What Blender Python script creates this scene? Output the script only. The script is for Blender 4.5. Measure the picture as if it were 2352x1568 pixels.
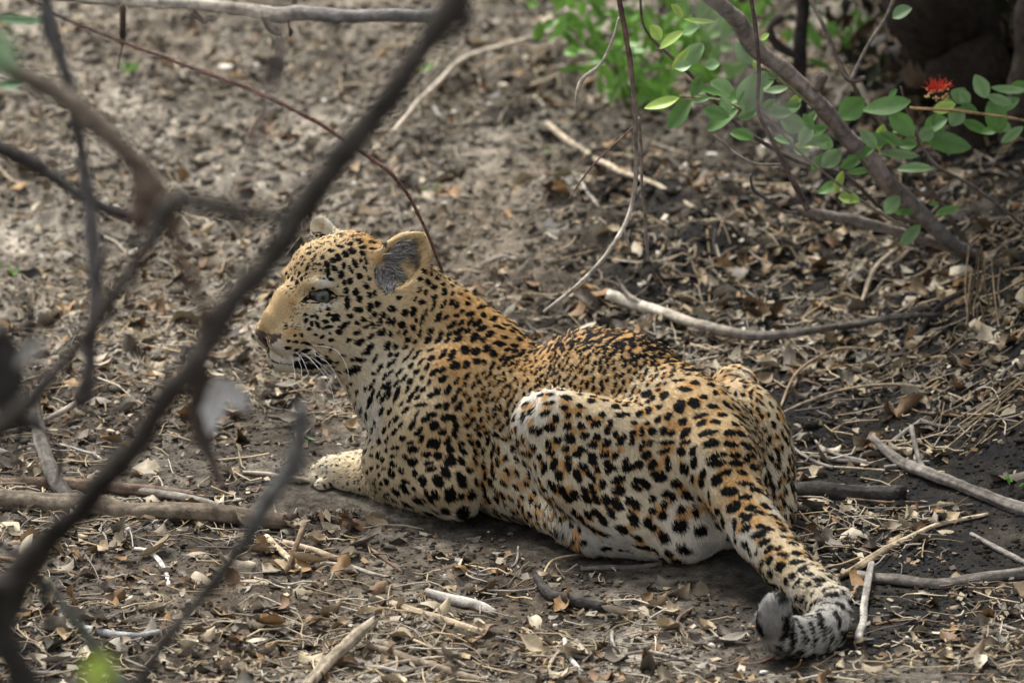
import bpy, math, random
import numpy as np
from mathutils import Vector, Matrix
from mathutils.bvhtree import BVHTree
from mathutils.kdtree import KDTree
for o in list(bpy.data.objects): bpy.data.objects.remove(o)
random.seed(7); RNG = np.random.default_rng(7)
scene = bpy.context.scene
COL = scene.collection
# ------------------------------------------------------------------ camera
PITCH = math.radians(18.0)
FW = np.array([0.0, math.cos(PITCH), -math.sin(PITCH)]); UP = np.array([0.0, math.sin(PITCH), math.cos(PITCH)])
CAM = -10.0*FW + 0.2971*UP
cd = bpy.data.cameras.new('camera'); cam = bpy.data.objects.new('camera', cd); COL.objects.link(cam)
cam.location = CAM; cam.rotation_euler = (math.pi/2-PITCH, 0, 0)
cd.sensor_width = 36; cd.lens = 214.3; cd.clip_end = 500; cd.clip_start = 0.5
cd.dof.use_dof = True; cd.dof.focus_distance = 9.88; cd.dof.aperture_fstop = 4.3; cd.dof.aperture_blades = 7
scene.camera = cam
# ------------------------------------------------------------------ sky, sun, exposure
w = bpy.data.worlds.new('World'); scene.world = w; w.use_nodes = True
nt = w.node_tree; nt.nodes.clear()
sky = nt.nodes.new('ShaderNodeTexSky'); sky.sky_type = 'NISHITA'; sky.sun_disc = False
SUN_EL, SUN_ROT = math.radians(62), math.radians(-35)
sky.sun_elevation = SUN_EL; sky.sun_rotation = SUN_ROT; sky.dust_density = 3.0; sky.air_density = 1.0
bg = nt.nodes.new('ShaderNodeBackground'); bg.inputs[1].default_value = 0.08
wo = nt.nodes.new('ShaderNodeOutputWorld')
hsv = nt.nodes.new('ShaderNodeHueSaturation'); hsv.inputs['Saturation'].default_value = 0.20
nt.links.new(sky.outputs[0], hsv.inputs['Color']); nt.links.new(hsv.outputs[0], bg.inputs[0]); nt.links.new(bg.outputs[0], wo.inputs[0])
sd = bpy.data.lights.new('sun', 'SUN'); sd.energy = 1.5; sd.angle = math.radians(18); sd.color = (1.0, 0.98, 0.93)
sun = bpy.data.objects.new('sun', sd); COL.objects.link(sun)
sdir = Vector((math.sin(SUN_ROT)*math.cos(SUN_EL), math.cos(SUN_ROT)*math.cos(SUN_EL), math.sin(SUN_EL)))
sun.rotation_euler = (-sdir).to_track_quat('-Z', 'Y').to_euler(); sun.location = (0, 0, 8)
scene.view_settings.view_transform = 'Standard'; scene.view_settings.look = 'None'
scene.view_settings.gamma = 1.0; scene.view_settings.use_curve_mapping = False
scene.view_settings.exposure = 1.82
scene.cycles.use_denoising = True
scene.cycles.max_bounces = 6; scene.cycles.diffuse_bounces = 3; scene.cycles.transparent_max_bounces = 4
# ------------------------------------------------------------------ helpers
F = 14000.0
def V(u, v, Y):
    """world point seen at (u, v) of the 2352x1568 view, at world depth Y"""
    d = FW + np.array([(u-1176)/F, 0, 0]) - (v-784)/F*UP
    t = (Y-CAM[1])/d[1]
    return CAM + t*d
def project(P):
    q = np.asarray(P)-CAM
    dd = q@FW
    return 1176+F*q[..., 0]/dd, 784-F*(q@UP)/dd
def VG(u, v, z=0.0):
    """world point seen at (u, v) on the level z"""
    d = FW + np.array([(u-1176)/F, 0, 0]) - (v-784)/F*UP
    t = (z-CAM[2])/d[2]
    return CAM + t*d
def tag(o, label=None, cat=None, group=None, kind=None):
    if label: o['label'] = label
    if cat: o['category'] = cat
    if group: o['group'] = group
    if kind: o['kind'] = kind
    return o
def link(name, me, mat=None, parent=None, smooth=True):
    o = bpy.data.objects.new(name, me); COL.objects.link(o)
    if mat is not None and len(me.materials) == 0: me.materials.append(mat)
    if smooth: me.shade_smooth()
    if parent is not None: o.parent = parent
    return o
def mesh_np(name, verts, faces, smooth=True):
    """verts (n,3), faces (m,k) all alike"""
    me = bpy.data.meshes.new(name); faces = np.asarray(faces, dtype=np.int32); verts = np.asarray(verts, dtype=np.float32)
    m, k = faces.shape
    me.vertices.add(len(verts)); me.vertices.foreach_set('co', verts.ravel())
    me.loops.add(m*k); me.loops.foreach_set('vertex_index', faces.ravel())
    me.polygons.add(m); me.polygons.foreach_set('loop_start', np.arange(0, m*k, k, dtype=np.int32))
    me.polygons.foreach_set('loop_total', np.full(m, k, dtype=np.int32))
    me.update(calc_edges=True); me.validate()
    if smooth: me.shade_smooth()
    return me
def add_color(me, name, cols):
    a = me.color_attributes.new(name, 'FLOAT_COLOR', 'POINT')
    c = np.ones((len(me.vertices), 4), dtype=np.float32); c[:, :3] = cols
    a.data.foreach_set('color', c.ravel())
def nz(v): return v/np.maximum(np.linalg.norm(v, axis=-1, keepdims=True), 1e-9)
def vnoise(p, seed=0):
    """value noise, p (n,3) -> (n,) in -1..1"""
    p = np.asarray(p, dtype=np.float64); i = np.floor(p).astype(np.int64); f = p-i; f = f*f*(3-2*f)
    def h(a, b, c):
        n = (a*73856093) ^ (b*19349663) ^ (c*83492791) ^ (seed*2654435761 & 0xffffffff)
        n = (n ^ (n >> 13))*1274126177 & 0xffffffff
        n = (n ^ (n >> 16)) & 0xffffff
        return n/8388607.5-1
    r = 0
    for dx in (0, 1):
        for dy in (0, 1):
            for dz in (0, 1):
                wgt = (f[:, 0] if dx else 1-f[:, 0])*(f[:, 1] if dy else 1-f[:, 1])*(f[:, 2] if dz else 1-f[:, 2])
                r = r+wgt*h(i[:, 0]+dx, i[:, 1]+dy, i[:, 2]+dz)
    return r
def fbm(p, octs=4, seed=0, gain=0.5):
    s = 0; a = 1.0; q = np.asarray(p, dtype=np.float64)
    for k in range(octs):
        s = s+a*vnoise(q, seed+k*17); q = q*2.03+11.3; a *= gain
    return s
def pad3(xy, z=0.0): return np.column_stack([xy, np.full(len(xy), z)])
# ================================================================== the leopard: one continuous body grown from a distance field
S = 1400.0
PR = []      # primitives
def cone(p1, r1, p2, r2, k=26, op='u'): PR.append(('c', np.array(p1), r1/S, np.array(p2), r2/S, k/S, op))
def rot(yaw, pitch=0, roll=0):
    """columns: along, lateral, up.  yaw turns +X towards +Y, pitch lifts the along axis"""
    return np.array(Matrix.Rotation(yaw, 3, 'Z') @ Matrix.Rotation(-pitch, 3, 'Y') @ Matrix.Rotation(roll, 3, 'X'))
def ell(p, radii, yaw=0, pitch=0, roll=0, k=26, op='u'):
    PR.append(('e', np.array(p), np.array(radii)/S, rot(math.radians(yaw), math.radians(pitch), math.radians(roll)), k/S, op))
# ---- head frame
HY = 40
HEAD0 = V(705, 667, 0.10)
ca, sa = math.cos(math.radians(HY)), math.sin(math.radians(HY))
Ha = np.array([-ca, -sa, 0]); Hc = np.array([sa, -ca, 0]); Hb = np.array([0, 0, 1.0])
def H(a, b, c): return HEAD0 + (a*Ha + b*Hb + c*Hc)/S
def hell(a, b, c, ra, rb, rc, pitch=0, yaw=0, roll=0, k=22, op='u', both=True):
    # pitch>0 lifts the front; yaw>0 opens towards the near side
    for s in ((1, -1) if (both and c != 0) else (1,)):
        R = np.column_stack([Ha, Hc, Hb]) @ rot(math.radians(yaw*s), math.radians(pitch), math.radians(roll*s))
        PR.append(('e', H(a, b, c*s), np.array([ra, rc, rb])/S, R, k/S, op))
# cranium and forehead
hell(-100, 30, 0, 112, 76, 88)
hell(-35, 43, 0, 62, 56, 64, k=30)
# bridge of the nose
cone(H(-5, 10, 0), 42, H(58, -12, 0), 27, k=30); cone(H(58, -12, 0), 27, H(104, -46, 0), 21, k=22)
# muzzle
hell(70, -86, 25, 56, 40, 36, k=24, pitch=-6)
hell(82, -95, 21, 33, 33, 25, k=14)
hell(112, -62, 0, 14, 14, 21, k=9)
# lower jaw, chin
hell(70, -142, 0, 34, 28, 34, k=14)
cone(H(62, -140, 0), 28, H(-80, -130, 44), 48, k=26); cone(H(62, -140, 0), 28, H(-80, -130, -44), 48, k=26)
hell(10, -146, 26, 56, 36, 30, k=24)
# cheeks
hell(-30, -68, 50, 74, 72, 42, k=30)
hell(-95, -62, 58, 74, 88, 44, k=34)
hell(20, -48, 34, 52, 40, 34, k=26)
# brow and cheek bone
hell(4, 30, 46, 34, 15, 24, yaw=-18, k=16)
hell(0, -26, 56, 38, 15, 20, yaw=-20, k=16)
# eye sockets
hell(0, 0, 60, 36, 18, 17, k=8, op='s', yaw=-28, pitch=14)
# mouth slit
for s in (1, -1):
    PR.append(('c', H(100, -126, 14*s), 5/S, H(10, -150, 62*s), 8/S, 8/S, 's'))
# ears: cups
def ear(base, tip, face, rb, rl, thick, sub):
    """base->tip axis, face = direction the opening looks"""
    ax = nz(np.array(tip)-np.array(base)); f = np.array(face); f = nz(f-ax*(f@ax)); l = np.cross(ax, f)
    c = (np.array(base)+np.array(tip))/2; L = np.linalg.norm(np.array(tip)-np.array(base))/2
    R = np.column_stack([ax, l, f])
    PR.append(('e', c, np.array([L, rl/S, thick/S]), R, 10/S, 'u'))
    PR.append(('e', c+f*sub/S+ax*L*0.02, np.array([L*0.90, rl*0.84/S, thick*1.0/S]), R, 6/S, 's'))
    return c, ax, f, l, L
EAR_N = ear(V(858, 668, 0.118), V(980, 545, 0.135), (-0.10, -0.95, 0.22), 0, 56, 34, 25)
fe = H(-95, 60, -80)
EAR_F = ear(fe, V(778, 546, fe[1]+0.0), (-0.70, -0.7, 0.15), 0, 70, 22, 17)
# ---- neck, shoulders, trunk, haunches (positions are points of the place; Y is depth)
cone(H(-130, 10, 0), 88, V(1010, 800, 0.16), 108, k=40)
cone(H(-120, -40, 0), 80, V(950, 890, 0.13), 100, k=40)
cone(V(1000, 790, 0.16), 100, V(1120, 858, 0.12), 90, k=50)
cone(V(945, 690, 0.15), 90, V(1122, 818, 0.12), 92, k=40)
cone(V(818, 792, 0.125), 66, V(890, 900, 0.11), 76, k=40)
cone(V(940, 910, 0.10), 108, V(965, 1010, 0.07), 100, k=40)        # chest
ell(V(1100, 925, 0.10), (190, 130, 150), yaw=-30, pitch=-10, k=50)      # fore trunk
ell(V(1135, 815, 0.10), (70, 60, 52), yaw=-30, pitch=-35, k=40)         # withers
ell(V(1270, 980, 0.055), (200, 140, 176), yaw=-32, k=50)      # ribs
ell(V(1400, 960, 0.02), (205, 140, 192), yaw=-38, k=50)       # loin
ell(V(1530, 1010, -0.03), (170, 140, 170), yaw=-46, k=50)     # pelvis
ell(V(1640, 1050, -0.09), (100, 110, 140), yaw=-50, k=50)     # rump
ell(V(1220, 1080, 0.03), (240, 120, 120), yaw=-30, k=50)
cone(V(1350, 842, 0.06), 70, V(1470, 860, 0.02), 72, k=60)
ell(V(1480, 1120, -0.05), (200, 120, 90), yaw=-40, k=50)
# near foreleg: shoulder, upper arm, elbow, forearm, paw
ell(V(1030, 930, 0.045), (100, 84, 130), yaw=-30, pitch=10, k=70)
cone(V(1000, 985, 0.02), 88, V(1030, 1090, -0.010), 76, k=60)
cone(V(1030, 1090, -0.015), 74, V(1050, 1140, -0.01), 46, k=24)
cone(V(1040, 1130, -0.005), 50, V(885, 1108, 0.10), 44, k=30)
cone(V(900, 1060, 0.07), 66, V(960, 1090, 0.04), 74, k=40)
cone(V(885, 1096, 0.12), 46, V(810, 1092, 0.175), 42, k=24)
cone(V(815, 1090, 0.175), 42, V(758, 1084, 0.20), 36, k=16)
for i, (du, dv) in enumerate(((10, -20), (-12, -8), (-16, 12), (-2, 28))):
    cone(V(776, 1086, 0.20), 22, V(742+du, 1088+dv, 0.232-0.022*i), 15.5, k=3.5)
# far foreleg (mostly hidden)
cone(V(930, 960, 0.22), 80, V(900, 1050, 0.24), 50, k=40); cone(V(900, 1065, 0.22), 40, V(800, 1068, 0.26), 30, k=24)
# near haunch: thigh, knee, shank, foot
ell(V(1440, 1080, -0.13), (215, 92, 150), yaw=-14, pitch=-10, k=36)
ell(V(1285, 988, -0.12), (100, 60, 84), yaw=-10, pitch=10, k=50)
ell(V(1375, 1010, -0.125), (110, 60, 78), yaw=-12, pitch=-14, k=50)
ell(V(1560, 985, -0.09), (110, 90, 110), yaw=-30, k=60)
cone(V(1262, 975, -0.12), 76, V(1310, 1090, -0.155), 62, k=30)
cone(V(1310, 1090, -0.155), 64, V(1420, 1190, -0.17), 66, k=36)
cone(V(1420, 1190, -0.17), 66, V(1580, 1215, -0.17), 60, k=36)
cone(V(1590, 1180, -0.15), 80, V(1660, 1180, -0.11), 72, k=40)
cone(V(1372, 1238, -0.175), 30, V(1560, 1240, -0.18), 44, k=30)
cone(V(1350, 1225, -0.16), 30, V(1250, 1170, -0.06), 40, k=40)
# far haunch
ell(V(1700, 1040, 0.06), (150, 84, 170), yaw=-50, pitch=-10, k=36)
ell(V(1690, 905, 0.14), (62, 50, 62), yaw=-50, k=40)
cone(V(1735, 1120, 0.0), 78, V(1765, 1180, -0.01), 50, k=40)
cone(V(1780, 1150, -0.01), 38, V(1780, 1205, -0.02), 28, k=30)
# tail
TAIL = [(1560, 925, -0.06, 60), (1606, 985, -0.125, 66), (1648, 1050, -0.19, 66), (1690, 1140, -0.245, 60), (1745, 1225, -0.31, 54), (1810, 1300, -0.385, 48), (1872, 1358, -0.455, 46),
        (1912, 1400, -0.505, 46), (1915, 1432, -0.545, 42), (1880, 1454, -0.575, 37), (1832, 1462, -0.60, 34), (1794, 1458, -0.625, 34), (1778, 1430, -0.64, 34), (1782, 1402, -0.645, 27)]
TP = [V(u, v, y) for u, v, y, r in TAIL]; TR = [r for *_, r in TAIL]
for i in range(len(TP)-1): cone(TP[i], TR[i], TP[i+1], TR[i+1], k=(60 if i < 3 else 14))
# ---- field
def grow_field(h):
    lo = np.array([-0.50, -0.75, -0.03]); hi = np.array([0.52, 0.46, 0.56])
    n = np.ceil((hi-lo)/h).astype(int)+1
    ax = [lo[i]+h*np.arange(n[i]) for i in range(3)]
    D = np.full(n, 0.08, dtype=np.float32)
    for op in ('u', 's'):
        for pr in PR:
            if pr[-1] != op: continue
            k = pr[-2]
            if pr[0] == 'c':
                _, a, ra, b, rb, _, _ = pr
                mn = np.minimum(a-ra, b-rb)-k-0.02; mx = np.maximum(a+ra, b+rb)+k+0.02
            else:
                _, c, rad, R, _, _ = pr
                e = np.sqrt(((R*rad)**2).sum(1)); mn = c-e-k-0.02; mx = c+e+k+0.02
            i0 = np.clip(((mn-lo)/h).astype(int), 0, n-1); i1 = np.clip(np.ceil((mx-lo)/h).astype(int)+1, 1, n)
            if (i1 <= i0).any(): continue
            X = ax[0][i0[0]:i1[0]][:, None, None]; Y = ax[1][i0[1]:i1[1]][None, :, None]; Z = ax[2][i0[2]:i1[2]][None, None, :]
            if pr[0] == 'c':
                ba = b-a; L2 = float(ba@ba)
                t = ((X-a[0])*ba[0]+(Y-a[1])*ba[1]+(Z-a[2])*ba[2])/L2; t = np.clip(t, 0, 1)
                d = np.sqrt((X-a[0]-ba[0]*t)**2+(Y-a[1]-ba[1]*t)**2+(Z-a[2]-ba[2]*t)**2)-(ra+(rb-ra)*t)
            else:
                q = [((X-c[0])*R[0, j]+(Y-c[1])*R[1, j]+(Z-c[2])*R[2, j]) for j in range(3)]
                k0 = np.sqrt(sum((q[j]/rad[j])**2 for j in range(3)))+1e-6
                k1 = np.sqrt(sum((q[j]/rad[j]**2)**2 for j in range(3)))+1e-6
                d = k0*(k0-1)/k1
            B = D[i0[0]:i1[0], i0[1]:i1[1], i0[2]:i1[2]]
            if op == 'u':
                hh = np.maximum(k-np.abs(B-d), 0)/k; B[...] = np.minimum(B, d)-hh*hh*k*0.25
            else:
                hh = np.maximum(k-np.abs(B+d), 0)/k; B[...] = np.maximum(B, -d)+hh*hh*k*0.25
    # flatten against the ground
    Z = ax[2][None, None, :]
    D = np.maximum(D, (0.001-Z).astype(np.float32))
    return D, lo, h
def surface_nets(D, lo, h):
    ins = D < 0
    n = D.shape
    cell = np.zeros(tuple(np.array(n)-1), dtype=np.int16)
    for dx in (0, 1):
        for dy in (0, 1):
            for dz in (0, 1):
                cell += ins[dx:n[0]-1+dx, dy:n[1]-1+dy, dz:n[2]-1+dz]
    act = (cell > 0) & (cell < 8)
    idx = np.argwhere(act)
    vid = np.full(cell.shape, -1, dtype=np.int64); vid[act] = np.arange(len(idx))
    acc = np.zeros((len(idx), 3)); cnt = np.zeros(len(idx))
    cs = [(a, b, c) for a in (0, 1) for b in (0, 1) for c in (0, 1)]
    vals = {c: D[idx[:, 0]+c[0], idx[:, 1]+c[1], idx[:, 2]+c[2]] for c in cs}
    for c in cs:
        for axn in range(3):
            if c[axn] == 1: continue
            e = list(c); e[axn] = 1; e = tuple(e)
            v0, v1 = vals[c], vals[e]
            m = (v0 < 0) != (v1 < 0)
            t = v0[m]/(v0[m]-v1[m])
            p = np.tile(np.array(c, dtype=float), (m.sum(), 1)); p[:, axn] += t
            acc[m] += p; cnt[m] += 1
    verts = lo+h*(idx+acc/cnt[:, None])
    quads = []
    for axn in range(3):
        b, c = [(1, 2), (2, 0), (0, 1)][axn]
        sl0 = [slice(1, n[i]-1) for i in range(3)]; sl0[axn] = slice(0, n[axn]-1)
        sl1 = list(sl0); sl1[axn] = slice(1, n[axn])
        A, B = ins[tuple(sl0)], ins[tuple(sl1)]
        e = np.argwhere(A != B)
        fl = A[e[:, 0], e[:, 1], e[:, 2]]
        off = np.ones(3, dtype=int); off[axn] = 0
        e = e+off
        def cellat(db, dc):
            q = e.copy(); q[:, b] -= db; q[:, c] -= dc
            return vid[q[:, 0], q[:, 1], q[:, 2]]
        q = np.column_stack([cellat(1, 1), cellat(0, 1), cellat(0, 0), cellat(1, 0)])
        q[~fl] = q[~fl][:, ::-1]
        quads.append(q)
    return verts, np.vstack(quads)
GH = 0.0032
D_, lo_, h_ = grow_field(GH)
bv, bq = surface_nets(D_, lo_, h_)
del D_
# keep the largest island, relax a little
nvv = len(bv)
lab = np.arange(nvv)
ed = np.vstack([bq[:, [0, 1]], bq[:, [1, 2]], bq[:, [2, 3]], bq[:, [3, 0]]])
for _ in range(600):
    m = np.minimum(lab[ed[:, 0]], lab[ed[:, 1]]); l2 = lab.copy()
    np.minimum.at(l2, ed[:, 0], m); np.minimum.at(l2, ed[:, 1], m)
    l2 = l2[l2]
    if (l2 == lab).all(): break
    lab = l2
big = np.bincount(lab).argmax(); keep = lab == big
remap = np.cumsum(keep)-1
bq = remap[bq[keep[bq].all(1)]]; bv = bv[keep]; nvv = len(bv)
ed = np.vstack([bq[:, [0, 1]], bq[:, [1, 2]], bq[:, [2, 3]], bq[:, [3, 0]]])
deg = np.bincount(ed.ravel(), minlength=nvv)
def relax(A, n, f=0.5):
    for _ in range(n):
        s = np.zeros_like(A)
        for j in range(A.shape[1]):
            s[:, j] = np.bincount(ed[:, 0], A[ed[:, 1], j], nvv)+np.bincount(ed[:, 1], A[ed[:, 0], j], nvv)
        A = A*(1-f)+f*s/deg[:, None]
    return A
bv = relax(bv, 2)
# ================================================================== the coat: every mark is a patch on the skin
bme = mesh_np('body', bv, bq)
nrm = np.zeros(nvv*3, dtype=np.float32)
bme.vertex_normals.foreach_get('vector', nrm); nrm = nrm.reshape(-1, 3).astype(float)
nrm = nz(relax(nrm, 3))
bvh = BVHTree.FromPolygons([tuple(p) for p in bv], [tuple(q) for q in bq.tolist()])
NK = KDTree(nvv)
for i, p in enumerate(bv): NK.insert(p, i)
NK.balance()
def onto(u, v):
    """the skin point and normal seen at view (u, v)"""
    d = FW + np.array([(u-1176)/F, 0, 0]) - (v-784)/F*UP
    hit = bvh.ray_cast(Vector(CAM), Vector(nz(d)), 30)
    if hit[0] is None: return None
    return np.array(hit[0]), np.array(nrm[NK.find(hit[0])[1]])
def tangent(n, ang):
    """image angle (degrees, counter-clockwise from right) laid on the skin"""
    a = math.radians(ang); d = math.cos(a)*np.array([1.0, 0, 0])+math.sin(a)*UP
    t = d-n*(d@n)
    # keep the seen direction: slide along the view ray
    nf = n@FW
    if abs(nf) > 0.25: t = d-FW*((d@n)/nf)
    return t/np.linalg.norm(t)
SPOT = []     # p, t, n, halfL, halfW
def unpack(txt, ox, oy, s, grow=1.0):
    for ch in txt.replace('\n', ' ').split(';'):
        f = [float(x) for x in ch.split()]
        if len(f) < 3: continue
        x, y, L = f[:3]; Wd = f[3] if len(f) > 3 else L; a = f[4] if len(f) > 4 else 0
        h = onto(ox+x*s, oy+y*s)
        if h is None: continue
        yield h[0], tangent(h[1], a), h[1], L*s/2/S*grow, Wd*s/2/S*grow
HEADT = """920 250 70 28;1045 262 80 34 -20;930 290 72 48 -25;1040 298 70 40 -5;1140 328 55 50;965 340 60 30;1055 357 82 30 -5;965 385 50 40;885 368 56 52;720 365 45 35;790 335 40 50 60;
865 320 50 35;830 392 48 52 -60;735 437 50 40;775 415 42 58;655 422 30;700 265 60 20 5;640 250 70 22 -5;730 240 50 22;790 240 50 25;860 225 60 20;1130 235 90 22 -20;1050 215 70 18;690 475 42 52;690 535 60 36 90;
745 500 58 38 -55;795 548 48 52;905 460 68 38 -60;870 505 62 24 -60;818 475 52 24 80;950 438 42 22 -70;990 443 42 22 -75;985 505 48 20 -60;940 553 45;990 633 48 32 -60;865 593 48 40 -60;818 605 48 28 -80;770 628 17;722 585 48 24 -10;
655 580 38 14;1012 575 40 22 -70;1012 700 48 36 -70;1058 690 44 27 -65;835 672 44;910 680 50;938 730 48 42;842 770 95 38 90;930 815 72 42 -15;1015 795 52 56;1075 765 46;1045 855 62 38 30;1120 853 46;970 885 46 36 -20;860 865 56 36;915 915 52 34 -35;
985 950 40 28;1038 930 54 34 -50;1095 905 64 38 60;1165 900 60 38 90;1205 900 62 30 90;1190 805 56 42;750 865 66 26;755 895 68 30;680 910 50 30;695 955 82 28 10;820 935 88 34 30;780 990 52 36;915 990 62 36 25;710 1000 19;720 1050 40 28;850 1048 52 24 15;
935 1060 78 42 15;990 1140 66 40 20;1025 1095 62 46 30;930 1195 102 30;910 1270 82 62 10;860 1285 62 50;700 860 36 30;610 880 36 20 -60;615 935 62 32 -50;570 925 30 42;525 905 30 36;520 860 26;550 970 36 26;575 875 30 20;650 1025 36;600 1010 40 20;
490 1020 38 26 -20;440 1022 22;390 1065 32 22;450 1075 52 24 -10;520 1080 92 27 -5;450 1135 52 26 -10;520 1138 82 30 15;385 1120 52 26 -10;445 1170 52 22 -10;500 1195 60 22;370 950 40 20 35;640 830 30 16;700 815 40 22;
480 540 28 34;500 585 34 28 -60;462 612 32 36;425 590 30 38;400 577 26 32;380 545 26;540 505 45 26 70;535 550 20;470 470 35 20 30;415 465 30 20 40;440 435 25 16;500 415 34 22;560 350 38 26;548 390 42 28 -10;620 350 42 22;600 400 26 18;590 375 30 14;630 470 26 22;640 515 24 18;
415 510 26 16 40;450 500 30 16 50;500 470 30 14 50;520 440 26 12;575 430 30 14 30;660 320 40 20;600 300 34 18;640 285 40 18;700 300 44 20 10;590 465 20 12;580 510 22 14;445 545 22 14;390 640 30 12;410 660 34 12;440 650 22 10;350 620 26 16;
1545 570 46;1475 600 52;1525 640 52 42;1605 675 72 42 80;1525 720 52 36 40;1455 680 46 28 70;1430 755 48 42;1410 665 50 24 60;1665 690 46 22 70;1730 690 46 26 -20;1790 725 40 30;1860 735 40 24;1600 770 78 30 55;1665 755 58 36 60;1700 780 58 42 60;1785 770 46 36;1520 785 82 27 70;
1375 735 46 26 70;1360 825 62 42 80;1295 835 52 46;1450 845 82 32 60;1560 870 78 42 60;1620 870 52 27 40;1700 855 46 32 30;1745 825 42 32 40;1810 845 62 46 10;1885 795 82 36 20;1910 855 62 36 25;1990 885 92 40 30;2100 905 82 52 -15;1270 925 58 52 60;1245 985 40 24 60;1365 945 46 42 80;
1300 985 46 30 60;1665 930 82 40 40;1740 915 52 30 50;1810 905 66 36 55;1865 915 82 40 45;1900 960 78 40 20;2030 955 92 34 -15;2125 985 46 40;2215 1015 62 52 -40;2185 1050 62 48 20;2070 1028 52 36;1960 1005 62 48 40;1840 1030 84 58 55;1910 1050 58 46 50;1720 980 82 42 40;1650 1000 62 36 40;
1790 975 52 36 30;1580 1000 52 36 60;1500 975 62 42 50;1480 1050 72 52 50;1560 1055 62 42 50;1630 1055 50 30 40;1710 1045 72 46 30;2030 1080 92 40 -5;1760 1130 76 72 50;1850 1140 66 62 45;1930 1115 72 52 50;1990 1160 52;1665 1170 104 44 60;1600 1160 98 44 60;1690 1250 72 56 30;1775 1240 66 52 60;
1855 1215 66 62 60;1918 1225 56 42 80;1505 1135 52 34 20;1415 1145 52 32 30;1320 1045 62 32 40;1300 1105 56 32 40;1220 1095 46 42;1155 1090 72 46 60;1235 1165 42 36 50;1195 1225 92 34 40;1310 1200 62 32 40;1390 1185 52 28 40;1440 1215 62 32 40;1510 1195 52 46;1350 1255 56 42 20;1260 1300 76 32 45;
1105 1260 62 34 60;1055 1305 40 28;1300 1345 62 36 40;1345 1370 56 52;1395 1300 52 40 10;1440 1345 46 30 40;1530 1300 62 42 45;1590 1280 52 46 40;1600 1350 72 42 40;1170 1395 72 36 55;1240 1385 56 30 50;1130 1410 50 26 50;1050 1390 82 32 60;1000 1420 50 26 60;1045 1500 82 36 70;1100 1470 56 28 60;
1255 1450 82 40 65;1185 1480 62 27 60;1130 1510 52 32 60;1330 1430 52 30 60;1400 1430 52 36 60;1450 1430 52 32 50;1360 1480 52 36 50;1400 1500 52 32 40;1550 1450 56 52;1500 1480 62 36 30;1180 1000 60 26 85;1110 985 76 50 30;1180 1160 46 30 50;1060 1190 70 30 60;1380 1060 40 28 40;1430 905 50 26 60;1390 890 40 24 70"""
LEGT = """705 840 82 38 10;790 873 66 30 5;585 878 62 27 30;700 922 88 48 10;585 932 52 30;800 930 62 27 5;860 885 42;930 915 58 66;1000 915 56 38 -50;820 965 72 30 15;905 985 72 38 -60;655 885 46 34;635 975 46 36;720 993 56 40;575 990 58 48 -30;665 1043 62 32 -15;765 1040 62 62 30;860 1035 68 58 -50;
1000 1035 98 48 -65;540 1040 46 42;595 1105 66 48 -25;650 1085 72 42 -50;710 1085 32;935 1125 92 60 90;843 1125 64 52 90;800 1140 102 42 -60;730 1160 72 60 -20;1065 1125 76 52 -70;1000 1135 40;590 1160 62 36 -20;665 1185 72 46 -30;540 1150 46 32 -30;890 1220 68 50 -70;1000 1240 112 86 90;805 1240 82 42 -15;
890 1295 52 36;690 1225 62 32 -10;1050 975 46 36;1090 1040 52 27 -70;840 690 56 48 60;890 730 46 36 20;820 625 72 28 5;785 655 52 27 15;740 730 62 30 50;760 770 52 30 60;820 800 62 46 30;860 810 62 30 70;640 775 52 27 15;690 800 52 20 15;580 830 46 22 20;610 830 32 22;500 790 42 36;545 780 62 27 60;490 885 27 32;
520 905 27 36 70;530 720 62 32 50;590 735 62 24 40;600 655 52 32 30;660 600 56 30 40;605 500 82 36 70;700 690 62 32 60;750 570 72 24 10;860 575 42 27 20;910 575 36 46;905 645 46 42;950 645 36;985 575 62 36 60;970 700 62 32 -80;960 745 56 27 -70;920 790 52 36 70;940 840 42;1010 850 62 30 -45;1000 805 46 27 -20;
850 485 46;810 510 46 27 20;920 470 62 30 70;960 530 62 24 60;510 600 60 26 60;560 610 50 26 50;455 720 50 26 70;470 670 40 22 70;430 560 50 22 80;450 500 66 24 70;520 520 60 28 60;550 480 56 26 55;680 540 50 28 50;630 690 40 24 40;460 830 30 16;455 880 30 16;500 860 30 16;
140 960 30 12 20;180 935 16 9;320 960 26 10 50;345 990 30 10 60;240 960 20 9;200 1080 36 20 -60;265 1130 42 22 -80;385 980 30 10 70;350 1060 30 12 75;380 1100 30 14 80;300 1000 24 9 60;290 940 20 8 40;160 1090 30 16 -70;230 1000 18 9;420 1060 34 14 80;410 1010 30 12 75;330 1120 34 14 -80"""
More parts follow.
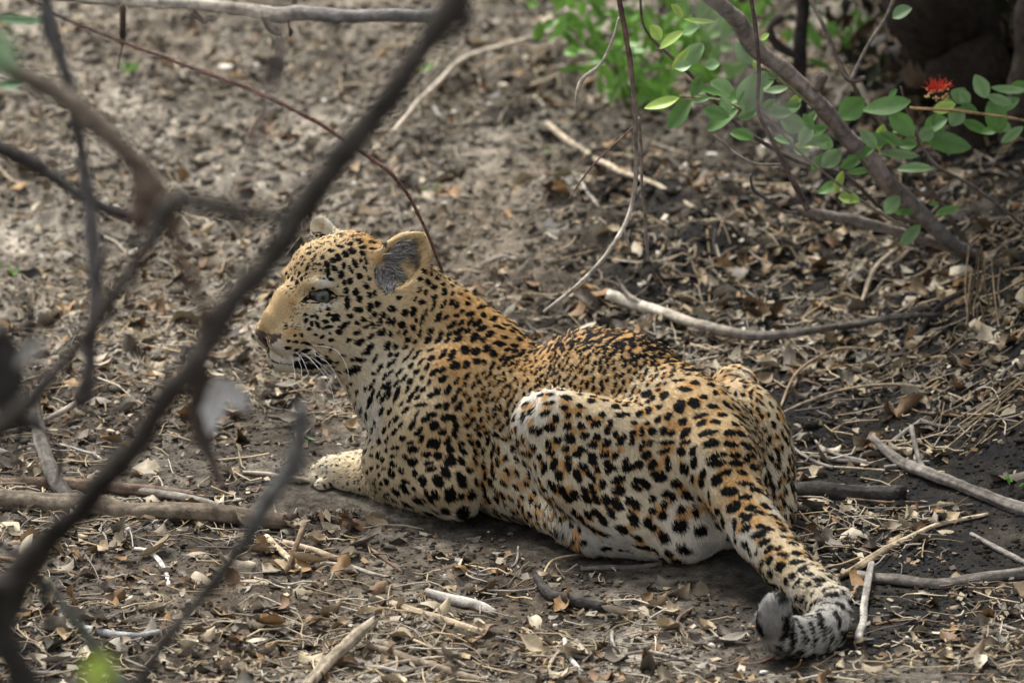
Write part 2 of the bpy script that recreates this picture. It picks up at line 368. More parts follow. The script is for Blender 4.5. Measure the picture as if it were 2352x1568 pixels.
HAUNT = """870 485 70 60;975 490 62 56 -70;1067 555 92 64 90;1150 535 76 60 -40;1155 418 56 62;1245 430 60 46 60;1275 475 60 36 80;1342 465 42;1345 545 72 56 -40;1260 555 76 42 -10;1205 500 50 36 -20;1050 405 72 32 -5;1095 455 82 42 -10;875 580 72 40 80;945 560 42 36;1000 610 56 46 30;935 630 56 36 60;820 600 60 36 60;
1190 610 92 38 15;1200 655 60 52 30;1085 645 56 46;1280 650 62 46 -20;1320 605 76 40 10;1390 660 56 46;970 695 46 52;1020 710 46 40;1105 710 76 60 30;1235 712 102 40 10;1360 710 76 46 10;1255 770 96 46 10;1375 775 86 36 -5;985 765 102 32;1105 765 76 26 10;970 815 76 30 15;1080 815 76 50 -25;1150 815 66 42 60;
1285 845 112 30 15;1290 885 112 42 5;1400 840 72 34 10;1410 885 96 38 -5;900 895 56 60;995 890 86 46 85;1100 915 76;1155 880 72 46 75;1145 975 62 36 85;1205 950 62 42 70;1200 1000 52;1340 940 72 34 15;1290 985 62;1440 945 62 34 -15;1455 1010 92 36 -5;1360 1055 112 52 -5;1050 1000 72 46;940 960 92 62 -10;
1115 1065 72 68 40;1460 1090 82 38;1395 1140 92 50 10;1490 1155 60 44;1250 1090 76 32 -80;1185 1085 62 32 -85;1230 1145 42 36;1295 1165 56 46 -20;1070 1155 62 52;1160 1160 82 42 -70;1065 1245 78 76 -40;1185 1275 78 66 15;1330 1225 72 36 -80;1400 1245 72 42 -80;1470 1215 82 42 30;1465 1270 62 40 15;
1540 1185 62 30 -15;970 1315 78 56 -55;1085 1385 92 52 -15;1345 1310 46;1540 1310 92 44 20;1570 1355 72 34 15;1580 1275 62 28 -15;1400 1330 36 40;1455 1365 62 40 -60;1600 1405 62 42 30;1530 1410 30;
245 490 36 30;300 485 46 36;290 530 72 26 10;390 500 62 46 -30;470 490 42 32;155 605 52 30 70;200 575 52 32 50;280 585 60 30 20;335 620 56 30 80;300 670 72 46;378 555 46 36;405 600 36;465 595 36 28;475 550 46 28 -20;400 665 50 44;480 660 52 40 -40;525 615 36 32;570 650 56 40 15;605 600 36 40;650 650 36 42;
635 690 36 50;685 715 36 46;700 605 52 36 -10;745 600 46 30 -20;790 650 52 26 -10;200 680 50 30 60;240 690 46 30 80;145 740 62 28 -80;350 745 48 44;290 770 56 36 -75;415 735 72 52 -40;500 720 52 42;575 725 52 42 -10;200 785 46 42;305 820 52 36 10;395 795 42;460 830 46;490 800 46 36 -30;550 770 48 42 -50;
545 840 62 36 -30;630 765 52 46 30;620 830 58 42 20;720 745 68 40 60;780 715 48 36 60;835 700 60 28 80;900 700 48 50;865 655 40 34 -60;780 760 40 28 70;840 780 62 36 70;885 770 40 30 60;865 840 66 44 20;690 830 62 36 60;745 875 62 30 70;640 880 60 34 -10;660 905 76 34 -15;545 880 60 34 -20;575 925 40;640 925 42 36;
765 910 82 46 20;820 890 52 44 -30;265 910 78 36 80;240 845 44 40;215 900 56 26 -70;325 885 78 46 80;410 855 42 36 -30;405 905 62 36 -80;350 955 60 54 80;485 900 50 44 -40;455 955 86 42 -70;520 950 52 38 -60;545 970 66 36 -70;600 1010 62 46 60;700 980 82 44 15;700 1045 82 56 10;800 1000 72 42 60;845 990 60 40 -50;
870 1015 46;820 1035 52 36;310 1015 72 44 -60;370 1045 92 40 -60;400 1090 60 44 -30;440 1070 82 44 -60;495 1060 86 42 -65;540 1040 80 38 -60;520 1095 60 44 -20;570 1100 60 38 -60;625 1100 76 44 -60;690 1130 92 48 -50;760 1110 60 50 -60;800 1130 62 50 -70;900 1090 50 44 -30;980 1055 50 44;1020 1080 48 42 60;970 1125 52 40 -20;
900 1165 46 42;960 1190 66 48 30;780 1210 92 52 -60;870 1235 72 48 -60;900 1265 50 44;650 1180 72 44 -55;560 1175 56 44 -30;600 1220 92 38 -55;520 1190 82 38 -55;440 1180 92 38 -50;480 1210 82 28 -50;540 1275 102 34 -40;600 1310 92 28 -20;715 1280 82 48 -30;800 1330 82 30 -30;340 1140 82 34 -55;430 1235 60 34 -50;
620 1400 82 30 10;840 1390 122 34 -5;900 1400 72 24 -30;720 1412 62 18;
30 590 50 26 80;40 640 46 28 70;60 720 44 26 80;20 740 46 28;70 800 46 30 -70;30 850 50 28 70;90 860 46 28 -60;40 930 50 30 -50;100 940 44 26 -60;20 1000 50 30 -40;90 1020 46 26 -50;150 1000 46 24 -60;130 1080 46 24 -50;60 1090 46 28 -40;200 1060 46 22 -60;180 1110 46 24 -60"""
TAILT = """655 495 82 44 15;755 490 52 42;720 545 72 34 -15;725 610 62 40 20;665 590 68 36 -85;590 570 68 30 -85;545 580 72 28 -75;560 500 42;810 525 60 28 -15;815 605 62 30 -5;865 625 52 28 -20;800 655 92 38;840 700 72 34 10;610 655 40;670 670 30 36;745 730 72 36 -60;795 755 30;865 750 52 40 20;920 745 40;955 780 62 30 -10;
870 815 52 44 20;940 850 72 52 20;1040 825 82 36;1070 870 56 46;880 890 42;1010 905 52 40 -60;1050 940 36;975 935 42 32;1100 900 60 30;1130 850 50 24 -30;1170 935 72 34 -10;1160 970 50 28;1100 960 46 28 70;1030 965 46 26 50;960 990 60 24 -60;1250 1020 82 38 10;1240 985 72 20;1200 1000 40 26 70;1130 1020 42 22 60;
1230 1075 82 26 10;1290 1085 62 28 -40;1270 1130 62 28 -50;1180 1130 62 28 40;1200 1160 82 24 -40;1130 1165 92 28 -60;1080 1200 112 28 -60;1110 1250 112 30 -60;1170 1230 122 28 -65;1230 1210 102 28 -70;1270 1240 80 24 -70;1310 1190 72 20 -70;1350 1130 60 18 -60;1040 1280 112 38 -70;990 1240 96 56 -70;960 1090 82 56 70;
840 1110 60 32 80;820 1250 72 38 -60;1000 1130 60 42;985 1290 62 50;810 1190 40 28;1340 1060 50 20 -60;1310 1010 46 20 -60"""
FAR_T = """1420 640 40 26 -70;1440 570 44 22 -65;1480 640 44 24 -65;1500 560 40 20 -60"""
G1 = 1.0
for args in ((HEADT, 545.5, 470.9, .2930, 1.27), (LEGT, 689.06, 717.8, .3662, 1.32), (HAUNT, 1148.4, 717.8, .38446, 1.16), (TAILT, 1435.5, 976.2, .37755, 1.28)):
    SPOT += list(unpack(*args))
# fine peppering on the bridge of the nose, the forehead and below the eye
rs = random.Random(5)
for n_, x0, x1, y0, y1, a0, a1 in ((70, 340, 520, 600, 720, 7, 12), (80, 400, 520, 760, 980, 7, 13), (60, 480, 760, 770, 870, 8, 14), (110, 420, 900, 215, 330, 14, 34), (130, 380, 680, 300, 600, 10, 22), (30, 340, 440, 920, 980, 8, 14)):
    for _ in range(n_): SPOT += list(unpack('%f %f %f %f %f' % (rs.uniform(x0, x1), rs.uniform(y0, y1), rs.uniform(a0, a1), rs.uniform(a0, a1)*.6, rs.uniform(-20, 60)), 545.5, 470.9, .2930))
NDIG = len(SPOT)
# patches of warmer, paler or darker fur:  x y L W ang colour
ORANGE = """270 510 36;430 575 44;310 640 40;440 690 46;650 670 32;545 640 30;200 640 36;170 740 30;330 780 42;450 790 40;580 760 36;610 800 40;370 890 46;250 880 40;480 930 38;575 960 36;650 900 30;700 1010 36;790 905 36;830 1005 40;940 890 46;400 1040 46;340 1050 40;520 1060 40;
630 1120 40;690 1080 36;780 1160 42;580 1190 42;500 1220 42;760 1270 36;880 1200 40;930 1150 42;1000 1100 40;1090 1030 46;1120 1170 64;1080 880 46;1010 800 46;1010 660 50;1050 680 40;800 730 30;860 740 36;720 800 36;1380 810 46;1330 915 52;1420 925 46;1360 1010 56;1390 1100 56;1430 1260 50;1520 1240 52;1540 1340 52;1430 1170 50;1240 640 40;1280 460 36"""
COLS = {'orange': (.61, .37, .155), 'rust': (.56, .31, .105), 'tan': (.63, .45, .24), 'sand': (.67, .54, .345), 'cream': (.69, .60, .44), 'white': (.75, .70, .60), 'grey': (.46, .44, .40), 'ash': (.27, .26, .24), 'smoke': (.085, .075, .066),
        'dark': (.055, .045, .038), 'black': (.0060, .0055, .0052), 'nose': (.060, .040, .032), 'lid': (.012, .011, .011)}
PATCH = [(p, t, n, a*1.6, b*1.6, 'rust') for p, t, n, a, b in unpack(ORANGE, 1148.4, 717.8, .38446)]
def patches(txt, ox, oy, s):
    for ch in txt.replace('\n', ' ').split(';'):
        f = ch.split()
        if len(f) < 6: continue
        for r in unpack(' '.join(f[:5]), ox, oy, s): PATCH.append(r+(f[5],))
patches("""330 1150 210 150 -25 white;430 1200 200 60 -20 white;660 618 230 66 -12 white;700 575 90 110 0 white;680 790 250 50 12 white;830 1130 260 200 20 cream;600 790 110 30 -10 cream;530 690 60 30 50 tan;560 900 130 150 -60 cream;640 960 180 80 -20 cream;330 1110 170 110 -25 white;430 1190 170 60 -25 white;300 1250 110 120 -60 white;
200 1130 60 80 -70 white;400 1290 240 80 -8 white;590 1190 110 60 30 tan;400 850 170 130 50 tan;250 900 160 140 60 tan;420 760 110 60 50 orange;420 1000 150 90 -20 orange;480 1055 160 26 -5 orange;500 1110 160 22 -5 tan;830 1090 200 180 20 cream;1150 1290 250 160 60 cream;
600 1080 120 60 0 tan;420 690 200 80 45 tan;760 640 120 60 -20 cream;1100 300 240 90 0 orange;1000 240 300 60 -8 orange;1080 430 150 46 12 orange;1160 440 100 46 30 orange""", 545.5, 470.9, .2930)
# the ear: rim, smoky inside, black depth
patches("""720 150 160 90 -10 white;650 160 60 60 0 tan;1210 310 250 26 38 tan;1300 250 120 22 20 cream;1400 222 110 20 0 cream;1495 350 110 22 -75 cream;1480 460 110 22 80 tan;1400 620 180 40 45 sand;1240 720 180 40 20 sand;
1330 340 240 110 25 smoke;1250 400 220 110 30 smoke;1380 440 170 120 40 smoke;1150 540 160 90 0 smoke;1150 640 150 100 -20 smoke;1260 560 190 60 -30 dark;1300 620 120 90 -60 dark;1400 500 110 70 60 dark;1230 480 110 40 -40 dark;1180 610 150 90 -20 smoke""", 545.5, 470.9, .2930)
patches("""150 1010 70 40 0 cream;420 640 60 200 90 white;400 760 50 160 90 white""", 689.06, 717.8, .3662)
patches("""130 560 150 90 40 white;90 660 160 60 90 white;330 455 150 50 0 white;110 760 170 60 90 white;180 950 150 50 -60 white;1120 1260 260 120 0 white;1000 1350 200 110 -10 white;1230 1370 160 110 0 grey;560 1380 120 80 0 grey;1620 1170 120 60 -60 white;1340 340 90 60 0 cream;300 1200 160 60 -50 white;400 1290 160 70 -40 grey""", 1148.4, 717.8, .38446)
patches("""900 900 160 40 -50 white;1000 1000 160 50 -30 white;870 1180 170 150 80 ash;890 1330 150 90 0 grey;1350 1180 200 60 70 white;1340 1080 120 60 -60 white;840 840 120 30 -55 cream""", 1435.5, 976.2, .37755)
# fields over the coat:  u v colour spacing L W angle comb length(mm) rosette
CT = """600 740 tan 0 0 0 0 20 3 0;640 700 tan 0 0 0 0 30 3 0;620 690 tan 0 0 0 0 30 3 0;650 650 tan 0 0 0 0 40 3 0;680 600 tan 14 7 5 60 40 4 0;720 560 tan 15 8 5 0 40 5 0;850 540 orange 18 14 9 0 0 6 0;780 640 sand 20 12 9 0 0 5 0;860 720 sand 20 13 9 0 -20 7 0;
740 760 cream 16 11 7 20 -10 4 0;700 740 sand 16 9 6 20 0 4 0;780 800 sand 20 13 8 20 -25 7 0;840 820 cream 20 14 9 40 -40 7.2 0;640 800 tan 0 0 0 0 0 3 0;600 790 cream 0 0 0 0 -40 3 0;660 830 white 0 0 0 0 -20 4 0;640 850 white 0 0 0 0 -40 5 0;800 860 cream 24 14 9 20 -50 7.2 0;
920 640 tan 0 0 0 0 40 6 0;1000 650 tan 17 13 9 70 -35 6.4 0;1060 700 orange 18 17 9 55 -38 6.4 0;1150 770 orange 18 18 10 30 -35 7.2 0;1185 790 orange 18 18 11 0 -30 7.2 0;960 760 tan 17 17 8 60 -40 7.2 0;900 850 cream 17 17 8 60 -50 8 0;1050 830 orange 19 20 10 58 -40 7.2 0;850 950 white 20 16 8 75 -75 8.8 0;
950 920 sand 17 16 8 60 -50 7.2 0;1130 880 tan 14 13 6.5 60 -40 7.2 0;1220 830 orange 13 10 6 50 -30 7.2 0;1300 785 orange 14 17 10 45 -28 8 0;1370 762 orange 14 19 11 40 -25 8.8 0;1450 785 orange 15 20 11 35 -25 8.8 0;1530 822 orange 17 20 12 25 -25 8.8 0;1280 850 tan 14 12 7 60 -35 7.2 0;1400 860 tan 15 13 8 70 -30 7.2 0;
1480 880 sand 15 12 7 70 -35 7.2 0;1150 940 sand 15 14 7 75 -55 7.2 0;1120 1050 sand 19 18 9 -80 -65 8 0;1180 1120 cream 19 17 9 -70 -60 9.6 0;1180 1030 cream 18 18 9 -78 -60 8 0;1250 1190 cream 20 14 9 -50 -60 18 0;1060 900 tan 15 14 8 55 -60 7.2 0;900 960 sand 18 16 8 60 -65 7.2 0;1000 1000 tan 19 16 10 40 -75 7.2 0;
880 1050 sand 17 12 8 30 -80 7.2 0;960 1080 sand 24 18 14 0 -60 7.2 0;1050 1120 sand 26 22 17 -60 -60 8 0;1085 1160 cream 24 18 12 -70 -60 14 0;1050 1190 cream 26 18 14 0 -50 14 0;790 1090 sand 16 8 4 70 180 5 0;740 1090 cream 14 7 4 60 190 5 0;840 1100 sand 15 10 5 75 190 6 0;1215 950 white 24 16 12 0 -120 9.6 0;
1250 905 white 24 16 12 0 -100 8 0;1330 920 sand 24 16 12 0 -60 7.2 0;1300 1000 cream 24 17 14 0 -90 7.2 0;1400 1050 cream 24 18 14 -30 -70 8 0;1350 1120 cream 24 18 13 -60 -65 8.8 0;1450 1180 cream 26 20 14 -50 -55 8.8 0;1500 980 sand 25 20 16 30 -45 7.2 0;1600 1080 cream 26 24 18 20 -60 8 0;1580 1200 white 28 24 18 20 -70 14 0;
1640 1250 white 0 0 0 0 -80 18 0;1400 1250 grey 0 0 0 0 -10 7.2 0;1300 1230 grey 24 16 12 0 -60 20 0;1600 900 tan 25 21 16 0 -40 7.2 0;1560 940 tan 25 22 17 20 -50 7.2 0;1660 1000 tan 27 26 15 10 -65 7.2 0;1700 1080 tan 25 28 14 5 -68 7.2 0;1740 1180 tan 23 24 14 0 -60 8 0;1800 1270 sand 23 22 14 0 -50 8.8 0;
1860 1330 cream 20 16 10 30 -40 14 0;1930 1390 grey 22 22 8 -40 -60 16 0;1900 1460 grey 24 36 9 -65 -150 22 0;1840 1460 grey 24 40 11 -65 180 22 0;1780 1400 ash 0 0 0 0 100 17 0;1760 1470 ash 0 0 0 0 90 16 0;1700 1230 white 22 14 10 0 -60 15 0;1690 870 cream 18 13 8 -40 -40 15 0;1720 930 sand 16 15 7 -60 -60 9.6 0;
1760 1000 sand 17 17 8 -65 -70 9.6 0;1790 1080 cream 20 20 10 -75 -75 13 0;1810 1160 cream 20 20 11 -80 -80 14 0;1770 1160 cream 22 20 11 -80 -75 9.6 0;1730 1020 sand 17 18 8 -65 -65 7.2 0;1640 860 orange 17 12 8 10 -30 9.6 0;960 560 tan 0 0 0 0 60 6.4 0;900 560 tan 0 0 0 0 60 6 0;760 520 cream 0 0 0 0 0 6 0;
1700 1120 tan 22 24 12 -10 -65 8 0"""
CTL = []
for ch in CT.replace('\n', ' ').split(';'):
    f = ch.split(); u, v = float(f[0]), float(f[1]); h = onto(u, v)
    if h is None:
        for du, dv in ((10, 0), (-10, 0), (0, 10), (0, -10), (20, 20), (-20, 20), (-20, -20), (20, -20)):
            h = onto(u+du, v+dv)
            if h: break
        if not h: continue
    p, n = h; sp, L, Wd, an, cb, ln, ro = [float(x) for x in f[3:]]
    CTL.append((p, n, COLS[f[2]], sp, L, Wd, tangent(n, an), tangent(n, cb), ln))
CP = np.array([c[0] for c in CTL]); CN = np.array([c[1] for c in CTL]); CC = np.array([c[2] for c in CTL])
CSC = np.array([[c[3], c[4], c[5], c[8]] for c in CTL]); CTA = np.array([c[6] for c in CTL]); CCB = np.array([c[7] for c in CTL])
def fields(P, N):
    """blend the controls: colour, (spacing, L, W, length), spot axis, comb axis"""
    n = len(P); col = np.zeros((n, 3)); sc = np.zeros((n, 4)); ta = np.zeros((n, 3)); cb = np.zeros((n, 3)); W = np.zeros(n); nosp = np.zeros(n)
    for i in range(len(CP)):
        d2 = ((P-CP[i])**2).sum(1)+1.5e-4
        w = (1.0/d2**2)*np.clip(0.55+0.5*(N@CN[i]), 0.04, 1.05)
        W += w; col += w[:, None]*CC[i]; ta += w[:, None]*CTA[i]; cb += w[:, None]*CCB[i]
        sc[:, 3] += w*CSC[i, 3]
        if CSC[i, 0] == 0: nosp += w
        else: sc[:, :3] += w[:, None]*CSC[i, :3]
    ws = np.maximum(W-nosp, 1e-9)
    sc[:, :3] /= ws[:, None]; sc[:, 3] /= W
    cb = cb-N*(cb*N).sum(1, keepdims=True); ta = ta-N*(ta*N).sum(1, keepdims=True)
    return col/W[:, None], sc, nz(ta), nz(cb), nosp/W
# scatter the remaining spots (the far side and the fine spots of the flank)
nc = 60000
ci = RNG.integers(0, nvv, nc); CPt = bv[ci]; CNt = nrm[ci]
fc, fs, ft, fb, fn = fields(CPt, CNt)
from collections import defaultdict
cellsz = 0.02; gridm = defaultdict(list)
def gk(p): return (int(p[0]//cellsz), int(p[1]//cellsz), int(p[2]//cellsz))
for i, s_ in enumerate(SPOT): gridm[gk(s_[0])].append((s_[0], max(s_[3], s_[4])*0.45))
def near_ok(p, r):
    a, b, c = gk(p)
    for x in (a-1, a, a+1):
        for y in (b-1, b, b+1):
            for z in (c-1, c, c+1):
                for q, e in gridm.get((x, y, z), ()):
                    if (q[0]-p[0])**2+(q[1]-p[1])**2+(q[2]-p[2])**2 < (r+e)**2: return False
    return True
for i in range(nc):
    if fn[i] > 0.5: continue
    sp = fs[i, 0]/S*0.89
    if CPt[i][2] < 0.01: continue
    if near_ok(CPt[i], sp):
        L = fs[i, 1]/S/2*RNG.uniform(1.0, 1.6); Wd = fs[i, 2]/S/2*RNG.uniform(1.05, 1.5)
        t = nz(ft[i]+RNG.normal(0, .22, 3)); t = nz(t-CNt[i]*(t@CNt[i]))
        SPOT.append((CPt[i], t, CNt[i], L, Wd)); gridm[gk(CPt[i])].append((CPt[i], 0.0))
# broken rosettes: warm fur between the marks of one group, on the flank, haunch and rump
kq = KDTree(len(SPOT))
for i, s_ in enumerate(SPOT): kq.insert(s_[0], i)
kq.balance()
for i, s_ in enumerate(SPOT):
    u_, v_ = project(s_[0])
    if u_ < 1060 or (u_ > 1700 and v_ > 1300) or random.random() > 0.75: continue
    r_ = kq.find_n(s_[0], 2)[1]; m_ = (np.array(r_[0])+s_[0])/2
    if 0.004 < r_[2] < 0.026: PATCH.append((m_, s_[1], s_[2], r_[2]*0.62, r_[2]*0.50, 'rust'))
print('spots', NDIG, len(SPOT))
# strokes: eyelids, tear line, lips, nose leather
def stroke(pts, wd, colname, ox=545.5, oy=470.9, s=.2930):
    for (x0, y0), (x1, y1) in zip(pts, pts[1:]):
        n = max(1, int(math.hypot(x1-x0, y1-y0)/(wd*0.5)))
        for k in range(n):
            x = x0+(x1-x0)*(k+.5)/n; y = y0+(y1-y0)*(k+.5)/n
            h = onto(ox+x*s, oy+y*s)
            if h: STR.append((h[0], tangent(h[1], 0), h[1], wd*s/2/S, wd*s/2/S, colname))
STR = []
stroke([(492, 765), (530, 725), (575, 682), (620, 655), (680, 648), (730, 668), (765, 700), (820, 712)], 17, 'black')
stroke([(492, 765), (560, 772), (640, 772), (700, 765), (745, 735), (770, 708)], 15, 'black')
stroke([(515, 752), (580, 722)], 32, 'black'); stroke([(600, 742), (700, 744), (745, 720)], 20, 'black'); stroke([(610, 668), (740, 676)], 18, 'black'); stroke([(620, 600), (560, 650)], 14, 'tan')
stroke([(238, 1100), (238, 1150), (262, 1200), (300, 1225)], 14, 'black')
stroke([(300, 1225), (370, 1240), (430, 1240)], 11, 'dark')
stroke([(430, 1238), (520, 1262), (600, 1262), (660, 1228), (712, 1196)], 72, 'black'); stroke([(500, 1300), (600, 1300)], 60, 'black')
stroke([(480, 1220), (560, 1215), (640, 1200)], 30, 'black'); stroke([(270, 1240), (300, 1290)], 40, 'dark')
for y, x0, x1 in ((985, 130, 180), (998, 135, 215), (1010, 140, 250), (1022, 150, 345), (1040, 160, 338), (1058, 172, 315), (1076, 190, 285), (1092, 205, 270), (1106, 215, 256), (1120, 225, 248)):
    stroke([(x0, y), (x1, y)], 30, 'nose')
stroke([(335, 1012), (345, 1030), (325, 1050)], 17, 'nose')
stroke([(200, 1040), (225, 1065)], 26, 'black')
def build_kd(L):
    k = KDTree(len(L))
    for i, s in enumerate(L): k.insert(s[0], i)
    k.balance(); return k
KS, KP, KT = build_kd(SPOT), build_kd(PATCH), build_kd(STR)
def arr(L): return [np.array([s[j] for s in L]) for j in range(5)]
AS, AP, AT = arr(SPOT), arr(PATCH), arr(STR)
PC = np.array([COLS[s[5]] for s in PATCH]); TC = np.array([COLS[s[5]] for s in STR])
def near(kd, P, k):
    out = np.zeros((len(P), k), dtype=np.int64)
    for i, p in enumerate(P):
        r = kd.find_n(p, k)
        for j, x in enumerate(r): out[i, j] = x[1]
    return out
def edist(A, idx, P, grow=0.0):
    p, t, n, a, b = A
    D = P[:, None, :]-p[idx]; tt = t[idx]; nn = n[idx]
    da = (D*tt).sum(2); dn = (D*nn).sum(2); dl2 = np.maximum((D*D).sum(2)-da*da-dn*dn, 0)
    return np.sqrt((da/(a[idx]+grow))**2+dl2/(b[idx]+grow)**2+(dn/0.02)**2)
def coat(P, N):
    col, sc, ta, cb, nosp = fields(P, N)
    # slow mottling
    m = fbm(P*60, 2, 5); col = col*(1+0.06*m[:, None])
    low = np.clip((0.05-P[:, 2])/0.05, 0, 1)*np.clip(-N[:, 2]+0.4, 0, 1)
    col = col*(1-low[:, None]*0.5)+np.array(COLS['white'])*low[:, None]*0.5
    i = near(KP, P, 7); d = edist(AP, i, P)+0.14*vnoise(P*220, 3)[:, None]
    wp = np.clip((1.15-d)/0.7, 0, 1)*0.85
    for j in range(6, -1, -1): col = col*(1-wp[:, j:j+1])+PC[i[:, j]]*wp[:, j:j+1]
    i = near(KS, P, 7); d = edist(AS, i, P)
    wob = 0.16*vnoise(P*260, 9)+0.10*vnoise(P*520, 4)
    dm = d.min(1)+wob
    # the warm shade inside and round a group of marks
    halo = np.clip((1.75-d.min(1))/0.8, 0, 1)*0.10
    col = col*(1-halo[:, None])+col*np.array([.86, .74, .62])*halo[:, None]
    b = np.clip((1.06-dm)/0.16, 0, 1)[:, None]
    col = col*(1-b)+np.array(COLS['black'])*b
    i = near(KT, P, 5); d = edist(AT, i, P)
    j = d.argmin(1); r = np.arange(len(P)); b2 = np.clip((1.1-d[r, j]-0.1*vnoise(P*300, 2))/0.25, 0, 1)[:, None]
    col = col*(1-b2)+TC[i[r, j]]*b2
    bare = b2[:, 0]*(np.abs(TC[i[r, j]]-np.array(COLS['nose'])).sum(1) < 1e-6)
    return np.clip(col, 0.004, 1), sc, cb, bare
bcol, bsc, bcb, bbare = coat(bv, nrm)
add_color(bme, 'coat', bcol)
def node_mat(name, rough=0.7, spec=0.3):
    m = bpy.data.materials.new(name); m.use_nodes = True; t = m.node_tree; p = t.nodes['Principled BSDF']
    p.inputs['Roughness'].default_value = rough; p.inputs['Specular IOR Level'].default_value = spec
    return m, t, p
M_SKIN, t_, p_ = node_mat('leopard_coat', 0.75, 0.15)
a_ = t_.nodes.new('ShaderNodeAttribute'); a_.attribute_name = 'coat'; t_.links.new(a_.outputs['Color'], p_.inputs['Base Color'])
nz_ = t_.nodes.new('ShaderNodeTexNoise'); nz_.inputs['Scale'].default_value = 380; bu_ = t_.nodes.new('ShaderNodeBump'); bu_.inputs['Strength'].default_value = 0.25; bu_.inputs['Distance'].default_value = 0.001
tc_ = t_.nodes.new('ShaderNodeTexCoord'); t_.links.new(tc_.outputs['Object'], nz_.inputs['Vector']); t_.links.new(nz_.outputs[0], bu_.inputs['Height']); t_.links.new(bu_.outputs[0], p_.inputs['Normal'])
LEO = bpy.data.objects.new('leopard', None); COL.objects.link(LEO); LEO.location = (0.1, 0.0, 0.0)
tag(LEO, 'spotted leopard lying on the ground with its head turned left and tail curled behind', 'leopard')
def child(name, me, mat, parent=LEO):
    o = link(name, me, mat); o.parent = parent; o.matrix_parent_inverse = Matrix.Translation(-parent.location) if parent.parent is None else Matrix(); return o
body = child('body', bme, M_SKIN)
# ---- fur: real hairs, each with the colour of the skin it grows from
tri = np.vstack([bq[:, [0, 1, 2]], bq[:, [0, 2, 3]]])
e1 = bv[tri[:, 1]]-bv[tri[:, 0]]; e2 = bv[tri[:, 2]]-bv[tri[:, 0]]
area = np.linalg.norm(np.cross(e1, e2), axis=1)/2
tc = bv[tri].mean(1); tn = nrm[tri[:, 0]]
# hairs only where they may be seen from in front or from a step aside
vis = np.clip(0.35-(tn@FW), 0, 0.8)/0.8
vis = np.where(tc[:, 2] < 0.006, 0.0, vis)
headw = 1+1.1*np.exp(-((tc-H(20, -40, 30))**2).sum(1)/0.11**2)
wgt = area*np.maximum(vis, 0.06)*headw
NH = 420000
pick = RNG.choice(len(tri), NH, p=wgt/wgt.sum())
r1 = np.sqrt(RNG.random(NH)); r2 = RNG.random(NH)
HP = bv[tri[pick, 0]]*(1-r1)[:, None]+bv[tri[pick, 1]]*(r1*(1-r2))[:, None]+bv[tri[pick, 2]]*(r1*r2)[:, None]
HN = nz(nrm[tri[pick, 0]]*(1-r1)[:, None]+nrm[tri[pick, 1]]*(r1*(1-r2))[:, None]+nrm[tri[pick, 2]]*(r1*r2)[:, None])
hcol, hsc, hcb, hbare = coat(HP, HN)
eyep = [H(17, 3, 58), H(17, 3, -58)]
ok = hbare < 0.5
NE = [nz(Hc*0.85+Ha*0.5), nz(-Hc*0.85+Ha*0.5)]
EYEC = H(-3, 0, 40), H(-3, 0, -40); EYER = 29/S
for e in EYEC: ok &= (np.linalg.norm(HP-e, axis=1) > EYER*1.12)
HP, HN, hcol, hsc, hcb = HP[ok], HN[ok], hcol[ok], hsc[ok], hcb[ok]; NH = len(HP)
ln = hsc[:, 3]/1000*RNG.uniform(.7, 1.2, NH)*1.0
jit = RNG.normal(0, 1, (NH, 3))
clump = np.column_stack([vnoise(HP*160, 31), vnoise(HP*160, 32), vnoise(HP*160, 33)])
tdir = nz(hcb+0.16*jit+0.40*clump); tdir = nz(tdir-HN*(tdir*HN).sum(1, keepdims=True))
guard = (RNG.random(NH) < 0.06) & (ln < 0.011); ln = np.where(guard, ln*1.55, ln)
lift = np.where(ln > 0.014, 0.75, np.where(guard, 1.35, 1.0))[:, None]*np.clip(0.34+0.10*RNG.normal(0, 1, NH)+0.16*vnoise(HP*90, 8), 0.10, 0.8)[:, None]
K0 = HP-HN*0.0006; K1 = HP+ln[:, None]*(0.45*tdir+0.45*lift*HN*1.5); K2 = HP+ln[:, None]*(0.97*tdir+lift*HN*0.85)
K2[:, 2] = np.maximum(K2[:, 2], 0.003); K1[:, 2] = np.maximum(K1[:, 2], 0.003)
hc = bpy.data.hair_curves.new('fur'); hc.add_curves([3]*NH)
pos = np.stack([K0, K1, K2], 1).reshape(-1, 3).astype(np.float32)
hc.attributes['position'].data.foreach_set('vector', pos.ravel()) if 'position' in hc.attributes else hc.points.foreach_set('position', pos.ravel())
ra = hc.attributes.get('radius') or hc.attributes.new('radius', 'FLOAT', 'POINT')
rad = np.tile(np.array([0.00062, 0.00052, 0.00012], dtype=np.float32), NH)*np.repeat(np.where(ln < 0.006, 0.75, 1.0), 3)
ra.data.foreach_set('value', rad.astype(np.float32))
ca_ = hc.attributes.new('coat', 'FLOAT_COLOR', 'CURVE')
lighten = RNG.uniform(.82, 1.22, NH)[:, None]
cc = np.ones((NH, 4), dtype=np.float32); cc[:, :3] = np.clip(hcol*lighten, 0.004, 1)
ca_.data.foreach_set('color', cc.ravel())
na_ = hc.attributes.new('skin_normal', 'FLOAT_VECTOR', 'CURVE')
na_.data.foreach_set('vector', nz(HN+0.25*jit*0.5+0.25*tdir).astype(np.float32).ravel())
M_FUR, t_, p_ = node_mat('fur_hair', 0.6, 0.10)
a_ = t_.nodes.new('ShaderNodeAttribute'); a_.attribute_name = 'coat'; t_.links.new(a_.outputs['Color'], p_.inputs['Base Color'])
a_ = t_.nodes.new('ShaderNodeAttribute'); a_.attribute_name = 'skin_normal'; t_.links.new(a_.outputs['Vector'], p_.inputs['Normal'])
hc.materials.append(M_FUR)
